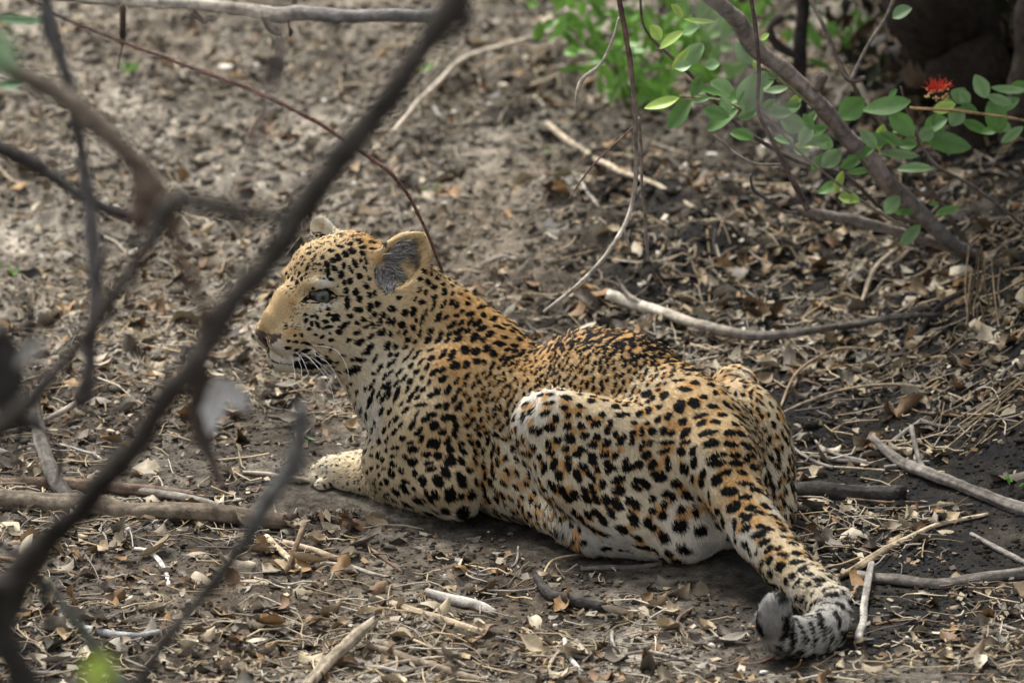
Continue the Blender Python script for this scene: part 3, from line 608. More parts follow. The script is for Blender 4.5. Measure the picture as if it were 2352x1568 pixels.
fur = bpy.data.objects.new('fur', hc); COL.objects.link(fur); fur.parent = LEO; fur.matrix_parent_inverse = Matrix.Translation(-LEO.location)
# ---- eyes
def sphere(name, c, r, seg=32, ring=20):
    bm = __import__('bmesh').new(); __import__('bmesh').ops.create_uvsphere(bm, u_segments=seg, v_segments=ring, radius=r)
    me = bpy.data.meshes.new(name); bm.to_mesh(me); bm.free(); me.transform(Matrix.Translation(Vector(c))); return me
def eye_mat(center, look):
    m, t, p = node_mat('eyeball', 0.35, 0.25)
    tc = t.nodes.new('ShaderNodeTexCoord'); sub = t.nodes.new('ShaderNodeVectorMath'); sub.operation = 'SUBTRACT'
    ax = look*EYER; sub.inputs[1].default_value = tuple(center+ax)
    ln_ = t.nodes.new('ShaderNodeVectorMath'); ln_.operation = 'LENGTH'
    rp_ = t.nodes.new('ShaderNodeValToRGB'); mr = t.nodes.new('ShaderNodeMapRange'); mr.inputs['From Max'].default_value = EYER
    t.links.new(tc.outputs['Object'], sub.inputs[0]); t.links.new(sub.outputs[0], ln_.inputs[0]); t.links.new(ln_.outputs['Value'], mr.inputs['Value']); t.links.new(mr.outputs[0], rp_.inputs[0])
    cr = rp_.color_ramp; cr.elements[0].position = 0.0; cr.elements[0].color = (.004, .004, .004, 1)
    cr.elements[1].position = 1.0; cr.elements[1].color = (.006, .005, .005, 1)
    for ps, c in ((0.14, (.012, .013, .012)), (0.22, (.05, .058, .046)), (0.45, (.088, .096, .076)), (0.58, (.04, .044, .036)), (0.68, (.005, .005, .005))):
        e = cr.elements.new(ps); e.color = c+(1,)
    t.links.new(rp_.outputs[0], p.inputs['Base Color']); p.inputs['Coat Weight'].default_value = 0.45; p.inputs['Coat Roughness'].default_value = 0.05
    return m
for k, e in enumerate(EYEC):
    look = nz(-0.0*FW+Ha*(0.75)+(Hc if k == 0 else -Hc)*0.66+Hb*0.02)
    if k == 0: look = nz(Ha*0.30+Hc*0.95-0.02*Hb)
    o = child('eye', sphere('eye', e, EYER), eye_mat(e, look))
# ---- whiskers and ear hair
def tube(pts, radii, sides=5):
    pts = [np.array(p, dtype=float) for p in pts]; vs, fs = [], []
    n = len(pts); prev = None
    for i in range(n):
        d = pts[min(i+1, n-1)]-pts[max(i-1, 0)]; d = d/np.linalg.norm(d)
        if prev is None:
            a = np.cross(d, [0.0, 0.0, 1.0]); a = a if np.linalg.norm(a) > .1 else np.cross(d, [1.0, 0, 0])
        else: a = prev-d*(prev@d)
        a = a/np.linalg.norm(a); prev = a; b = np.cross(d, a)
        for k in range(sides):
            th = 2*math.pi*k/sides; vs.append(pts[i]+radii[i]*(math.cos(th)*a+math.sin(th)*b))
    for i in range(n-1):
        for k in range(sides): fs.append((i*sides+k, i*sides+(k+1) % sides, (i+1)*sides+(k+1) % sides, (i+1)*sides+k))
    return np.array(vs), np.array(fs)
M_WHISK, t_, p_ = node_mat('whisker', 0.35, 0.5); p_.inputs['Base Color'].default_value = (.80, .80, .82, 1)
WH = [((590, 1098), (760, 1130), (850, 1250), (875, 1370)), ((500, 1155), (570, 1210), (680, 1330), (740, 1450), (765, 1568)), ((455, 1150), (510, 1210), (560, 1330)), ((490, 1150), (560, 1190), (640, 1290)), ((570, 1140), (640, 1190), (690, 1225)),
      ((580, 1190), (650, 1240), (760, 1330)), ((570, 1185), (640, 1240), (700, 1320), (730, 1340)), ((430, 1210), (445, 1290), (450, 1330)), ((470, 1200), (500, 1270), (500, 1340)), ((540, 1100), (600, 1140), (610, 1180)),
      ((620, 1150), (720, 1250), (800, 1380), (830, 1450))]
for pl in WH:
    h0 = onto(545.5+pl[0][0]*.293, 470.9+pl[0][1]*.293)
    if not h0: continue
    y = h0[0][1]; P3 = []
    # smooth the hand-placed points
    q = np.array(pl, dtype=float)
    def cr(t):
        i = min(int(t), len(q)-2); f = t-i; p0 = q[max(i-1, 0)]; p1 = q[i]; p2 = q[i+1]; p3 = q[min(i+2, len(q)-1)]
        return 0.5*((2*p1)+(-p0+p2)*f+(2*p0-5*p1+4*p2-p3)*f*f+(-p0+3*p1-3*p2+p3)*f**3)
    for k in range(13):
        t = (len(q)-1)*k/12; x = cr(t); P3.append(V(545.5+x[0]*.293, 470.9+x[1]*.293, y-0.004-0.05*k/12))
    vs, fs = tube(P3, [0.00055*(1-0.75*k/12) for k in range(13)], 4)
    child('whisker', mesh_np('whisker', vs, fs), M_WHISK)
def strands(name, roots, dirs, lens, cols, rad0, par=LEO):
    n = len(roots); h = bpy.data.hair_curves.new(name); h.add_curves([4]*n)
    P = np.stack([roots, roots+dirs*lens[:, None]*.35+RNG.normal(0, .0006, (n, 3)), roots+dirs*lens[:, None]*.7+RNG.normal(0, .0012, (n, 3)), roots+dirs*lens[:, None]+RNG.normal(0, .002, (n, 3))], 1).reshape(-1, 3).astype(np.float32)
    h.attributes['position'].data.foreach_set('vector', P.ravel())
    r = h.attributes.get('radius') or h.attributes.new('radius', 'FLOAT', 'POINT')
    r.data.foreach_set('value', np.tile(np.array([1, .8, .6, .15], dtype=np.float32)*rad0, n))
    c = h.attributes.new('coat', 'FLOAT_COLOR', 'CURVE'); q = np.ones((n, 4), dtype=np.float32); q[:, :3] = cols; c.data.foreach_set('color', q.ravel())
    a = h.attributes.new('skin_normal', 'FLOAT_VECTOR', 'CURVE'); a.data.foreach_set('vector', np.tile(np.array([0, -.7, .7], dtype=np.float32), (n, 1)).ravel())
    h.materials.append(M_FUR); o = bpy.data.objects.new(name, h); COL.objects.link(o); o.parent = par; o.matrix_parent_inverse = Matrix.Translation(-LEO.location); return o
R_, D_l, L_, C_ = [], [], [], []
def tuft(x0, y0, x1, y1, wd, n, ang, ln, col, spread=14, toward=0.25):
    for k in range(n):
        f = random.random(); g = random.gauss(0, wd/2)
        x = x0+(x1-x0)*f+g*0.5; y = y0+(y1-y0)*f+g
        h = onto(545.5+x*.293, 470.9+y*.293)
        if not h: continue
        a = math.radians(ang+random.gauss(0, spread)); d = math.cos(a)*np.array([1.0, 0, 0])+math.sin(a)*UP-FW*toward*random.uniform(.4, 1.4)
        R_.append(h[0]); D_l.append(nz(d)); L_.append(ln/1000*random.uniform(.6, 1.2)); C_.append(np.array(col)*random.choice([.2, .35, .6, .9, 1.2, 1.5]))
tuft(1120, 460, 1330, 330, 40, 300, 8, 26, (.30, .28, .25), 10, .3); tuft(1130, 430, 1270, 300, 30, 160, 14, 24, (.40, .37, .33), 10, .3)
tuft(1130, 520, 1220, 520, 40, 140, -28, 26, (.30, .28, .26), 14, .3); tuft(1070, 560, 1200, 680, 50, 300, 60, 22, (.38, .35, .32), 22, .45)
tuft(1060, 600, 1180, 690, 30, 220, 95, 20, (.50, .47, .43), 20, .5); tuft(1290, 420, 1420, 400, 60, 160, 5, 20, (.22, .21, .20), 14, .3)
tuft(1180, 480, 1250, 560, 30, 200, -30, 26, (.45, .43, .38), 8, .5)
if R_: strands('ear_hair', np.array(R_), np.array(D_l), np.array(L_), np.array(C_), 0.0006)
# ================================================================== ground
def P2(pts, sub=6):
    """smooth line through points (n, k)"""
    q = np.array(pts, dtype=float); out = []
    for i in range(len(q)-1):
        p0 = q[max(i-1, 0)]; p1 = q[i]; p2 = q[i+1]; p3 = q[min(i+2, len(q)-1)]
        for j in range(sub):
            f = j/sub; out.append(0.5*((2*p1)+(-p0+p2)*f+(2*p0-5*p1+4*p2-p3)*f*f+(-p0+3*p1-3*p2+p3)*f**3))
    out.append(q[-1]); return np.array(out)
low = bv[bv[:, 2] < 0.03][::7]
KL = KDTree(len(low))
for i, p in enumerate(low): KL.insert((p[0], p[1], 0), i)
KL.balance()
def foot(x, y):
    """0 under the animal, 1 away from it"""
    if not (-0.6 < x < 0.75 and -0.85 < y < 0.6): return 1.0
    d = KL.find((x, y, 0))[2]
    return min(max((d-0.004)/0.05, 0), 1)
def gz(X, Y, mask=None):
    X = np.asarray(X, dtype=float); Y = np.asarray(Y, dtype=float); p = np.column_stack([X, Y, np.zeros(len(X))])
    h = 0.016*fbm(p*1.4, 2, 41)+0.007*fbm(p*6+3, 2, 42)
    rough = np.clip(0.45+0.5*fbm(p*1.1+7, 2, 43)+np.clip(Y-0.5, 0, 1.2)*0.45, 0.25, 1.5)
    h = h+rough*(0.011*np.abs(fbm(p*15, 2, 44))+0.0062*fbm(p*40, 2, 45)+0.0026*vnoise(p*110, 46))
    # mound of loose soil behind, bank at the right, hollows
    far = np.clip((Y-0.35)/0.9, 0, 1); h = h+far*(0.026*np.abs(fbm(p*7+2, 2, 55))+0.014*fbm(p*20, 2, 56))
    h = h+0.07*np.exp(-(((X-0.30)/0.33)**2+((Y-1.55)/0.35)**2))*(1+0.25*fbm(p*9, 2, 47))
    h = h+0.26*np.clip((X-0.60)/0.55, 0, 1.6)**1.3*np.clip((Y+0.25)/0.8, 0, 1)
    h = h+np.clip(Y-1.6, 0, 6)*0.03
    h = np.where((np.abs(X) > 4) | (np.abs(Y) > 6), 0.25*fbm(p*0.15, 2, 48)+0.05, h)
    m = np.array([foot(a, b) for a, b in zip(X, Y)]) if mask is None else mask
    return h*m+(1-m)*(0.0022*vnoise(p*70, 49)+0.0012*vnoise(p*140, 50))-0.0015
def spread_axis(lo, hi, step, far):
    a = list(np.arange(lo, hi, step)); s = step; x = a[-1]
    while x < far: s *= 1.16; x += s; a.append(x)
    s = step; x = lo
    while x > -far: s *= 1.16; x -= s; a.insert(0, x)
    return np.array(a)
gx = spread_axis(-1.15, 1.25, 0.0062, 70.0)
gyn = [-1.05]
while gyn[-1] < 3.7: gyn.append(gyn[-1]+(0.006 if gyn[-1] < 0.6 else 0.006+0.0035*(gyn[-1]-0.6)))
s_ = 0.02
while gyn[-1] < 110: s_ *= 1.16; gyn.append(gyn[-1]+s_)
s_ = 0.01
while gyn[0] > -40: s_ *= 1.2; gyn.insert(0, gyn[0]-s_)
gy = np.array(gyn)
GX, GY = np.meshgrid(gx, gy, indexing='ij'); gX, gY = GX.ravel(), GY.ravel()
GZv = gz(gX, gY)
idx = np.arange(len(gX)).reshape(GX.shape)
fq = np.column_stack([idx[:-1, :-1].ravel(), idx[1:, :-1].ravel(), idx[1:, 1:].ravel(), idx[:-1, 1:].ravel()])
gme = mesh_np('ground', np.column_stack([gX, gY, GZv]), fq)
from bisect import bisect
GZ2 = GZv.reshape(GX.shape)
def hz(x, y):
    i = min(max(bisect(gx, x)-1, 0), len(gx)-2); j = min(max(bisect(gy, y)-1, 0), len(gy)-2)
    fx = (x-gx[i])/(gx[i+1]-gx[i]); fy = (y-gy[j])/(gy[j+1]-gy[j])
    return (GZ2[i, j]*(1-fx)+GZ2[i+1, j]*fx)*(1-fy)+(GZ2[i, j+1]*(1-fx)+GZ2[i+1, j+1]*fx)*fy
def hzv(X, Y):
    i = np.clip(np.searchsorted(gx, X)-1, 0, len(gx)-2); j = np.clip(np.searchsorted(gy, Y)-1, 0, len(gy)-2)
    fx = (X-gx[i])/(gx[i+1]-gx[i]); fy = (Y-gy[j])/(gy[j+1]-gy[j])
    return (GZ2[i, j]*(1-fx)+GZ2[i+1, j]*fx)*(1-fy)+(GZ2[i, j+1]*(1-fx)+GZ2[i+1, j+1]*fx)*fy
def darkness(X, Y):
    """how dark the soil is, 0..1: humus, plus shade painted in at the right and rump"""
    p = np.column_stack([X, Y, np.zeros(len(X))])
    right = np.clip((X+0.02+0.12*(Y-0.3))/0.42, 0, 1)*np.clip((2.9-Y)/1.2, 0, 1)*np.clip((Y+0.9)/0.5, 0.25, 1)  # dark soil and the shade of the bushes, both put into the colour
    left = np.clip((-X-0.35)/0.5, 0, 1)*np.clip((-0.25-Y)/0.4, 0, 1)*0.8
    mound = np.exp(-(((X-0.32)/0.4)**2+((Y-1.5)/0.45)**2))*0.75
    rump = np.exp(-(((X-0.36)/0.22)**2+((Y+0.30)/0.10)**2))*.9  # shadow below tail and rump, painted into the soil colour
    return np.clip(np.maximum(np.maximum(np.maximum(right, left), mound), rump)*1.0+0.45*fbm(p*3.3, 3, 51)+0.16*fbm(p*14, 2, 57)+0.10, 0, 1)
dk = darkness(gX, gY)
sand = np.array([.078, .067, .055]); pale = np.array([.29, .255, .205]); hum_shade = np.array([.023, .0205, .0175]); brown = np.array([.085, .060, .037])
pg = np.column_stack([gX, gY, GZv])
mix1 = np.clip(0.12+0.8*fbm(pg*5, 3, 52)+np.clip(gY-0.3, 0, 1.4)*0.55-0.3*np.clip(gX, 0, 1), 0, 1)[:, None]
gc = sand*(1-mix1)+pale*mix1
bm_ = np.clip(0.2+0.7*fbm(pg*4+9, 3, 53)+1.2*np.exp(-(((gX-0.3)/0.5)**2+((gY-1.4)/0.5)**2)), 0, 1)[:, None]*0.55
gc = gc*(1-bm_)+brown*bm_
gc = gc*(1-dk[:, None])+hum_shade*dk[:, None]
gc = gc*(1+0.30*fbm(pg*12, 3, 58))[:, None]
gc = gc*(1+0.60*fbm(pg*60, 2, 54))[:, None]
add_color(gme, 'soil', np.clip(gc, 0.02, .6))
M_SOIL, t_, p_ = node_mat('soil', 0.95, 0.04)
def bump_on(t_, p_, scale, strength, dist, detail=6, col=None, colmix=0.35, attr=None):
    tc = t_.nodes.new('ShaderNodeTexCoord'); n = t_.nodes.new('ShaderNodeTexNoise'); n.inputs['Scale'].default_value = scale; n.inputs['Detail'].default_value = detail; n.inputs['Roughness'].default_value = 0.65
    b = t_.nodes.new('ShaderNodeBump'); b.inputs['Strength'].default_value = strength; b.inputs['Distance'].default_value = dist
    t_.links.new(tc.outputs['Object'], n.inputs['Vector']); t_.links.new(n.outputs[0], b.inputs['Height']); t_.links.new(b.outputs[0], p_.inputs['Normal'])
    if attr:
        a = t_.nodes.new('ShaderNodeAttribute'); a.attribute_name = attr
        mr = t_.nodes.new('ShaderNodeMapRange'); mr.inputs['From Min'].default_value = 0.3; mr.inputs['From Max'].default_value = 0.7; mr.inputs['To Min'].default_value = 1-colmix; mr.inputs['To Max'].default_value = 1+colmix
        t_.links.new(n.outputs[0], mr.inputs['Value'])
        mx = t_.nodes.new('ShaderNodeVectorMath'); mx.operation = 'SCALE'; t_.links.new(a.outputs['Color'], mx.inputs[0]); t_.links.new(mr.outputs[0], mx.inputs['Scale']); t_.links.new(mx.outputs[0], p_.inputs['Base Color'])
bump_on(t_, p_, 170, 0.9, 0.006, 8, attr='soil', colmix=0.55)
ground = link('ground', gme, M_SOIL); tag(ground, 'uneven grey brown sandy soil with darker humus and painted shade at the right', None, None, 'structure')
# ================================================================== materials by tint
M_LEAFD, t_, p_ = node_mat('dry_leaf', 0.62, 0.25); bump_on(t_, p_, 90, 0.35, 0.003, 4, attr='tint', colmix=0.30)
M_BARK, t_, p_ = node_mat('bark', 0.88, 0.08); bump_on(t_, p_, 60, 0.9, 0.006, 8, attr='tint', colmix=0.55)
M_CLOD, t_, p_ = node_mat('clod', 0.95, 0.03); bump_on(t_, p_, 150, 0.8, 0.004, 5, attr='tint', colmix=0.35)
M_GREEN, t_, p_ = node_mat('green_leaf', 0.42, 0.45); bump_on(t_, p_, 70, 0.25, 0.002, 4, attr='tint', colmix=0.18)
p_.inputs['Transmission Weight'].default_value = 0.0
tr_ = t_.nodes.new('ShaderNodeBsdfTranslucent'); mxs = t_.nodes.new('ShaderNodeMixShader'); mxs.inputs[0].default_value = 0.28
at_ = t_.nodes.new('ShaderNodeAttribute'); at_.attribute_name = 'tint'; t_.links.new(at_.outputs['Color'], tr_.inputs['Color'])
out_ = [n for n in t_.nodes if n.type == 'OUTPUT_MATERIAL'][0]
t_.links.new(p_.outputs[0], mxs.inputs[1]); t_.links.new(tr_.outputs[0], mxs.inputs[2]); t_.links.new(mxs.outputs[0], out_.inputs['Surface'])
# ================================================================== pieces
def leaf_geo(L, W, fold, curl, twist, rag, seed, nu=6):
    """a leaf along +X, centred, as a strip of quads with a folded midrib; rag = uneven edge"""
    r = np.random.default_rng(seed); vs = []
    for i in range(nu+1):
        t = i/nu; w_ = W/2*(math.sin(math.pi*min(max(t*0.96+0.02, 0), 1))**0.75)*(1+rag*r.normal(0, .35))
        if i in (0, nu): w_ = W*0.04
        a = curl*(t-0.5)
        if abs(curl) > 1e-3: R = L/curl; cx, cz = R*math.sin(a), R*(1-math.cos(a))
        else: cx, cz = L*(t-0.5), 0
        for s in (-1, -0.55, 0, 0.55, 1):
            y = w_*s; z = fold*W*0.5*(abs(s)**1.4)*(math.sin(math.pi*t)**0.5)+rag*r.normal(0, .05)*W*abs(s)
            tw = twist*(t-0.5); yy, zz = y*math.cos(tw)-z*math.sin(tw), y*math.sin(tw)+z*math.cos(tw)
            vs.append((cx-zz*math.sin(a), yy, cz+zz*math.cos(a)))
    fs = [(i*5+k, (i+1)*5+k, (i+1)*5+k+1, i*5+k+1) for i in range(nu) for k in range(4)]
    return np.array(vs), np.array(fs)
def leaf_mesh(name, g, tint, mat):
    me = mesh_np(name, *g); n = len(g[0]); s = np.tile(np.array([1.1, 1.0, .82, 1.0, 1.1]), n//5)[:, None]
    add_color(me, 'tint', np.clip(np.array(tint)*s, .003, 1)); me.materials.append(mat); return me
def eul(rx, ry, rz): return np.array(Matrix.Rotation(rz, 3, 'Z') @ Matrix.Rotation(ry, 3, 'Y') @ Matrix.Rotation(rx, 3, 'X'))
TINTS = [(.28, .21, .125), (.17, .12, .072), (.34, .275, .18), (.15, .09, .048), (.11, .09, .07), (.42, .36, .265), (.25, .15, .068), (.22, .195, .155), (.32, .265, .19)]
TNAME = ['tan', 'brown', 'straw coloured', 'rust brown', 'dark grey brown', 'pale cream', 'orange brown', 'grey', 'light tan']
LG = []
for k in range(14):
    r = random.Random(100+k)
    LG.append(leaf_geo(0.046*r.uniform(.8, 1.25), 0.022*r.uniform(.8, 1.3), r.choice([-1, 1])*r.uniform(.2, 1.1), r.choice([-1, 1])*r.uniform(.3, 2.6), r.uniform(-1.6, 1.6), r.uniform(.35, 1.0), k))
# litter density: (u, v, value)
DC = np.array([(200, 1000, .9), (120, 1250, 1.0), (300, 1450, 1.0), (700, 1500, .75), (700, 1250, .75), (950, 1300, .55), (1150, 1260, .25), (1300, 1340, .45), (1500, 1400, .65), (1650, 1480, .9), (2100, 1500, .75), (2200, 1250, .8), (2100, 1000, 1.0), (1950, 980, .8), (2150, 900, 1.0), (2250, 1050, 1.0), (2000, 1200, .9), (1900, 750, 1.1),
               (1700, 600, 1.1), (2000, 600, 1.0), (1450, 550, .45), (1300, 450, .45), (1000, 350, .35), (700, 300, .22), (300, 200, .2), (100, 450, .35), (400, 600, .6), (550, 800, .8), (650, 1000, .6), (800, 1180, .6), (1200, 600, .35), (2200, 800, .5), (1150, 150, .3), (1700, 300, .4), (1750, 1400, .8), (1950, 1400, .6)], dtype=float)
DW = np.array([VG(a, b)[:2] for a, b, c in DC])
def dens(x, y):
    d2 = (DW[:, 0]-x)**2+((DW[:, 1]-y)*0.8)**2+0.003; w_ = 1/d2**1.5
    return float((w_*DC[:, 2]).sum()/w_.sum())
def inframe(x, y, m=60):
    u, v = project(np.array([x, y, 0.0])); return -m < u < 2352+m and -m < v < 1568+m
body_top = KDTree(len(bv[::5]))
for i, p in enumerate(bv[::5]): body_top.insert((p[0], p[1], 0), i)
body_top.balance()
def clear_of_cat(x, y, r=0.012): return body_top.find((x, y, 0))[2] > r
noise_c = lambda x, y: float(fbm(np.array([[x*5, y*5, 1.0]]), 2, 61)[0])
def pick_spot(pw=1.0, r=0.012, back=0.9):
    while True:
        v = random.uniform(-60, 1730); u = random.uniform(-220, 2570); p = VG(u, v); x, y = p[0], p[1]
        # even over the ground, not over the picture
        if random.random() > ((y+9.419)/13.0)**2: continue
        if random.random() < min(1.0, max(0.0, dens(x, y)*(1+1.25*noise_c(x, y)))**pw/1.1) and clear_of_cat(x, y, r): return x, y
def leaf_pose(x, y, sc):
    z = hz(x, y)-0.003+random.random()*0.011*sc
    return (x, y, z), (random.gauss(0, .45), random.gauss(0, .35), random.uniform(0, 6.283)), sc
# the leaves one can pick apart: the 290 that show largest; the others joined
POS = []
for i in range(6800):
    x, y = pick_spot()
    POS.append(leaf_pose(x, y, random.choice([.35, .5, .6, .7, .85, 1.0, 1.3])))
POS.sort(key=lambda q: -q[2]/(q[0][1]+9.5)+(0 if inframe(q[0][0], q[0][1], 5) else 9))
NLEAF = 288
lib = {}
MARKS = [((740, 1140), 'below the leopard\'s front paw'), ((1050, 1230), 'below the near elbow'), ((1300, 1290), 'beneath the belly'), ((1530, 1330), 'in front of the rump'), ((1300, 1390), 'by the dark bark chunk'), ((1060, 1390), 'by the grey cracked stick'),
 ((1000, 1440), 'by the tan tubular stick'), ((800, 1500), 'by the bare stick at the bottom edge'), ((980, 1540), 'at the bottom edge left of the middle'), ((1310, 1510), 'by the white bleached stick'), ((1560, 1500), 'on the sand left of the tail tip'), ((1830, 1545), 'below the tail tip'),
 ((1985, 1420), 'by the short grey stick beside the tail'), ((2100, 1340), 'by the dark branch right of the tail'), ((2080, 1240), 'by the peeled stick rising from the tail'), ((2200, 1460), 'in the lower right corner area'), ((2150, 1120), 'by the grey forked branch'), ((1930, 1150), 'by the charred log'),
 ((1950, 1000), 'on the dark soil right of the far haunch'), ((2050, 900), 'by the thin straight twig on dark soil'), ((1900, 810), 'behind the far haunch'), ((1600, 760), 'by the pale peeled branch'), ((1780, 640), 'in the litter below the leafy shrub'), ((2080, 650), 'at the foot of the bare grey stem'),
 ((2250, 850), 'by the dry grass at the right edge'), ((1450, 560), 'under the hanging vine'), ((1300, 640), 'behind the neck'), ((1450, 400), 'on the soil mound'), ((1100, 300), 'by the long pale bowed branch'), ((700, 250), 'on the bare ground at the upper left'), ((200, 250), 'at the upper left corner area'),
 ((400, 650), 'left of the leopard\'s face'), ((150, 700), 'at the left edge at mid height'), ((700, 960), 'in front of the chest'), ((450, 1000), 'behind the split log'), ((150, 980), 'by the dark root at the left'), ((500, 1260), 'just below the split log'), ((340, 1320), 'by the white bowed twig'),
 ((200, 1420), 'by the blue grey stick at the lower left'), ((500, 1440), 'in the litter left of the bottom centre'), ((720, 1310), 'by the knobbly twig below the front legs'), ((880, 1260), 'by the straight brown twig below the paw'), ((120, 1530), 'in the bottom left corner'), ((1700, 300), 'beyond the shrub')]
used_l = set()
for i, (p, r, s) in enumerate(POS[:NLEAF]):
    g = random.randrange(len(LG)); c = random.randrange(len(TINTS))
    if (g, c) not in lib: lib[(g, c)] = leaf_mesh('dry_leaf', LG[g], TINTS[c], M_LEAFD)
    o = bpy.data.objects.new('dry_leaf', lib[(g, c)]); COL.objects.link(o); o.location = p; o.rotation_euler = r; o.scale = (s, s, s)
    u, v = project(np.array(p)); mk = sorted(MARKS, key=lambda q: (q[0][0]-u)**2+((q[0][1]-v)*1.3)**2)[:3]; done = None
    dx, dy = u-mk[0][0][0], v-mk[0][0][1]; size = 'large' if s > 1.0 else ('small' if s < .75 else 'medium')
    for t in (0, 1, 2):
        for m in mk[:2]:
            word = [size, size+(' curled' if g % 2 else ' folded'), ('leftmost ' if u < m[0][0] else 'rightmost ')+size][t]
            lb = f"{word} {TNAME[c]} dry leaf {m[1]}"
            if lb not in used_l and len(lb.split()) <= 16: done = lb; break
        if done: break
    done = done or f"{size} {TNAME[c]} dry leaf {mk[0][1]}"
    used_l.add(done); tag(o, done, 'leaf', 'dry leaves fallen on the ground')
class Pile:
    def __init__(self): self.v, self.f, self.c, self.n = [], [], [], 0
    def add(self, v, f, c):
        self.v.append(v); self.f.append(f+self.n); self.n += len(v)
        self.c.append(np.tile(np.array(c), (len(v), 1)) if np.ndim(c) == 1 else c)
    def build(self, name, mat, label, kind='stuff', parent=None):
        me = mesh_np(name, np.vstack(self.v), np.vstack(self.f)); add_color(me, 'tint', np.clip(np.vstack(self.c), .003, 1)); me.materials.append(mat)
        o = bpy.data.objects.new(name, me); COL.objects.link(o)
        if kind: tag(o, label, None, None, kind)
        if parent: o.parent = parent
        return o
pl = Pile(); LG4 = [leaf_geo(0.046*random.uniform(.8, 1.2), 0.022*random.uniform(.8, 1.3), random.choice([-1, 1])*random.uniform(.2, 1.1), random.choice([-1, 1])*random.uniform(.2, 2.2), random.uniform(-1.6, 1.6), .8, 300+k, 4) for k in range(16)]
for (p, r, s) in POS[NLEAF:]:
    g = random.choice(LG4); pl.add((g[0]*s)@eul(*r).T+np.array(p), g[1], np.array(random.choice(TINTS))*random.uniform(.3, 1.25))
# crumbs of leaf
for i in range(23000):
    x, y = pick_spot(0.7, 0.006); s = random.choice([.10, .14, .18, .24, .32])
    L, W_ = .046*s*random.uniform(.7, 1.5), .03*s*random.uniform(.5, 1.2); k = random.uniform(-.5, .5)*W_
    v = np.array([(-L/2, -W_/2, 0), (L/2, -W_*random.uniform(.2, .6), k), (L*.4, W_/2, 0), (-L*.3, W_*.5, -k)]); r = eul(random.gauss(0, .5), random.gauss(0, .4), random.uniform(0, 6.28))
    pl.add(v@r.T+np.array([x, y, hz(x, y)+0.0025+0.003*random.random()]), np.array([[0, 1, 2, 3]]), np.array(random.choice(TINTS))*random.uniform(.2, 1.1))
pl.build('leaf_litter', M_LEAFD, 'broken dry leaves and crumbs strewn over the soil')
# straw and fine stems
st = Pile()
STRAWC = [(.48, .38, .24), (.40, .30, .17), (.34, .29, .23), (.24, .17, .11), (.17, .13, .10), (.50, .43, .33)]
for i in range(5600):
    x, y = pick_spot(0.9, 0.03); L = random.uniform(.02, .10)*random.choice([.6, 1, 1, 1.3]); a = random.uniform(0, 6.283); b = random.gauss(0, .5); rr = random.uniform(.0006, .0019)
    d = np.array([math.cos(a), math.sin(a)]); e = np.array([-d[1], d[0]])
    ps = []
    for k in range(4):
        t = k/3-.5; q = np.array([x, y])+d*L*t+e*L*b*(t*t)
        ps.append((q[0], q[1], hz(q[0], q[1])+rr+0.002+0.006*abs(math.sin(i*1.7+k))))
    v, f = tube(ps, [rr, rr, rr*.9, rr*.6], 4); st.add(v, f, np.array(random.choice(STRAWC))*random.uniform(.35, 1.05))
st.build('straw', M_LEAFD, 'thin dry stems and straw lying among the leaves')
# clods
ico = [(0, 0, 1), (.894, 0, .447), (.276, .851, .447), (-.724, .526, .447), (-.724, -.526, .447), (.276, -.851, .447), (.724, .526, -.447), (-.276, .851, -.447), (-.894, 0, -.447), (-.276, -.851, -.447), (.724, -.526, -.447), (0, 0, -1)]
icf = np.array([(0, 1, 2), (0, 2, 3), (0, 3, 4), (0, 4, 5), (0, 5, 1), (1, 6, 2), (2, 7, 3), (3, 8, 4), (4, 9, 5), (5, 10, 1), (6, 7, 2), (7, 8, 3), (8, 9, 4), (9, 10, 5), (10, 6, 1), (11, 7, 6), (11, 8, 7), (11, 9, 8), (11, 10, 9), (11, 6, 10)])
ico = np.array(ico); NC = 34000
cx, cy = [], []
while len(cx) < NC:
    v = random.uniform(-20, 1600); u = random.uniform(-60, 2412); p = VG(u, v)
    if random.random() > ((p[1]+9.419)/13.0)**2 or not clear_of_cat(p[0], p[1], 0.006): continue
    cx.append(p[0]); cy.append(p[1])
cx, cy = np.array(cx), np.array(cy)
cs = 0.0021*np.exp(RNG.normal(0, .55, NC))*(1+np.clip(cy-0.3, 0, 2)*0.45); cs = np.minimum(cs, 0.013)
cz = hzv(cx, cy)+cs*0.25
cvt = ico[None]*(1+RNG.uniform(-.55, .55, (NC, 12, 1)))*cs[:, None, None]*np.stack([RNG.uniform(.7, 1.5, NC), RNG.uniform(.6, 1.1, NC), RNG.uniform(.4, .9, NC)], 1)[:, None, :]+np.stack([cx, cy, cz], 1)[:, None]
cdk = darkness(cx, cy); cpl = np.clip(cy-0.3, 0, 1.4)[:, None]*0.45*(1-np.clip(cx, 0, 1)[:, None]*.6); ccol = (sand*(1-cpl)+pale*cpl)*(1-cdk[:, None])+hum_shade*1.1*cdk[:, None]; ccol = ccol*RNG.uniform(.5, 1.45, (NC, 1))
wh = RNG.random(NC) < 0.012; ccol[wh] = (.6, .56, .5)
cme = mesh_np('soil_clods', cvt.reshape(-1, 3), (icf[None]+12*np.arange(NC)[:, None, None]).reshape(-1, 3)); add_color(cme, 'tint', np.clip(np.repeat(ccol, 12, 0), .01, .8)); cme.materials.append(M_CLOD)
o = bpy.data.objects.new('soil_clods', cme); COL.objects.link(o); tag(o, 'small crumbs and clods of soil', None, None, 'stuff')
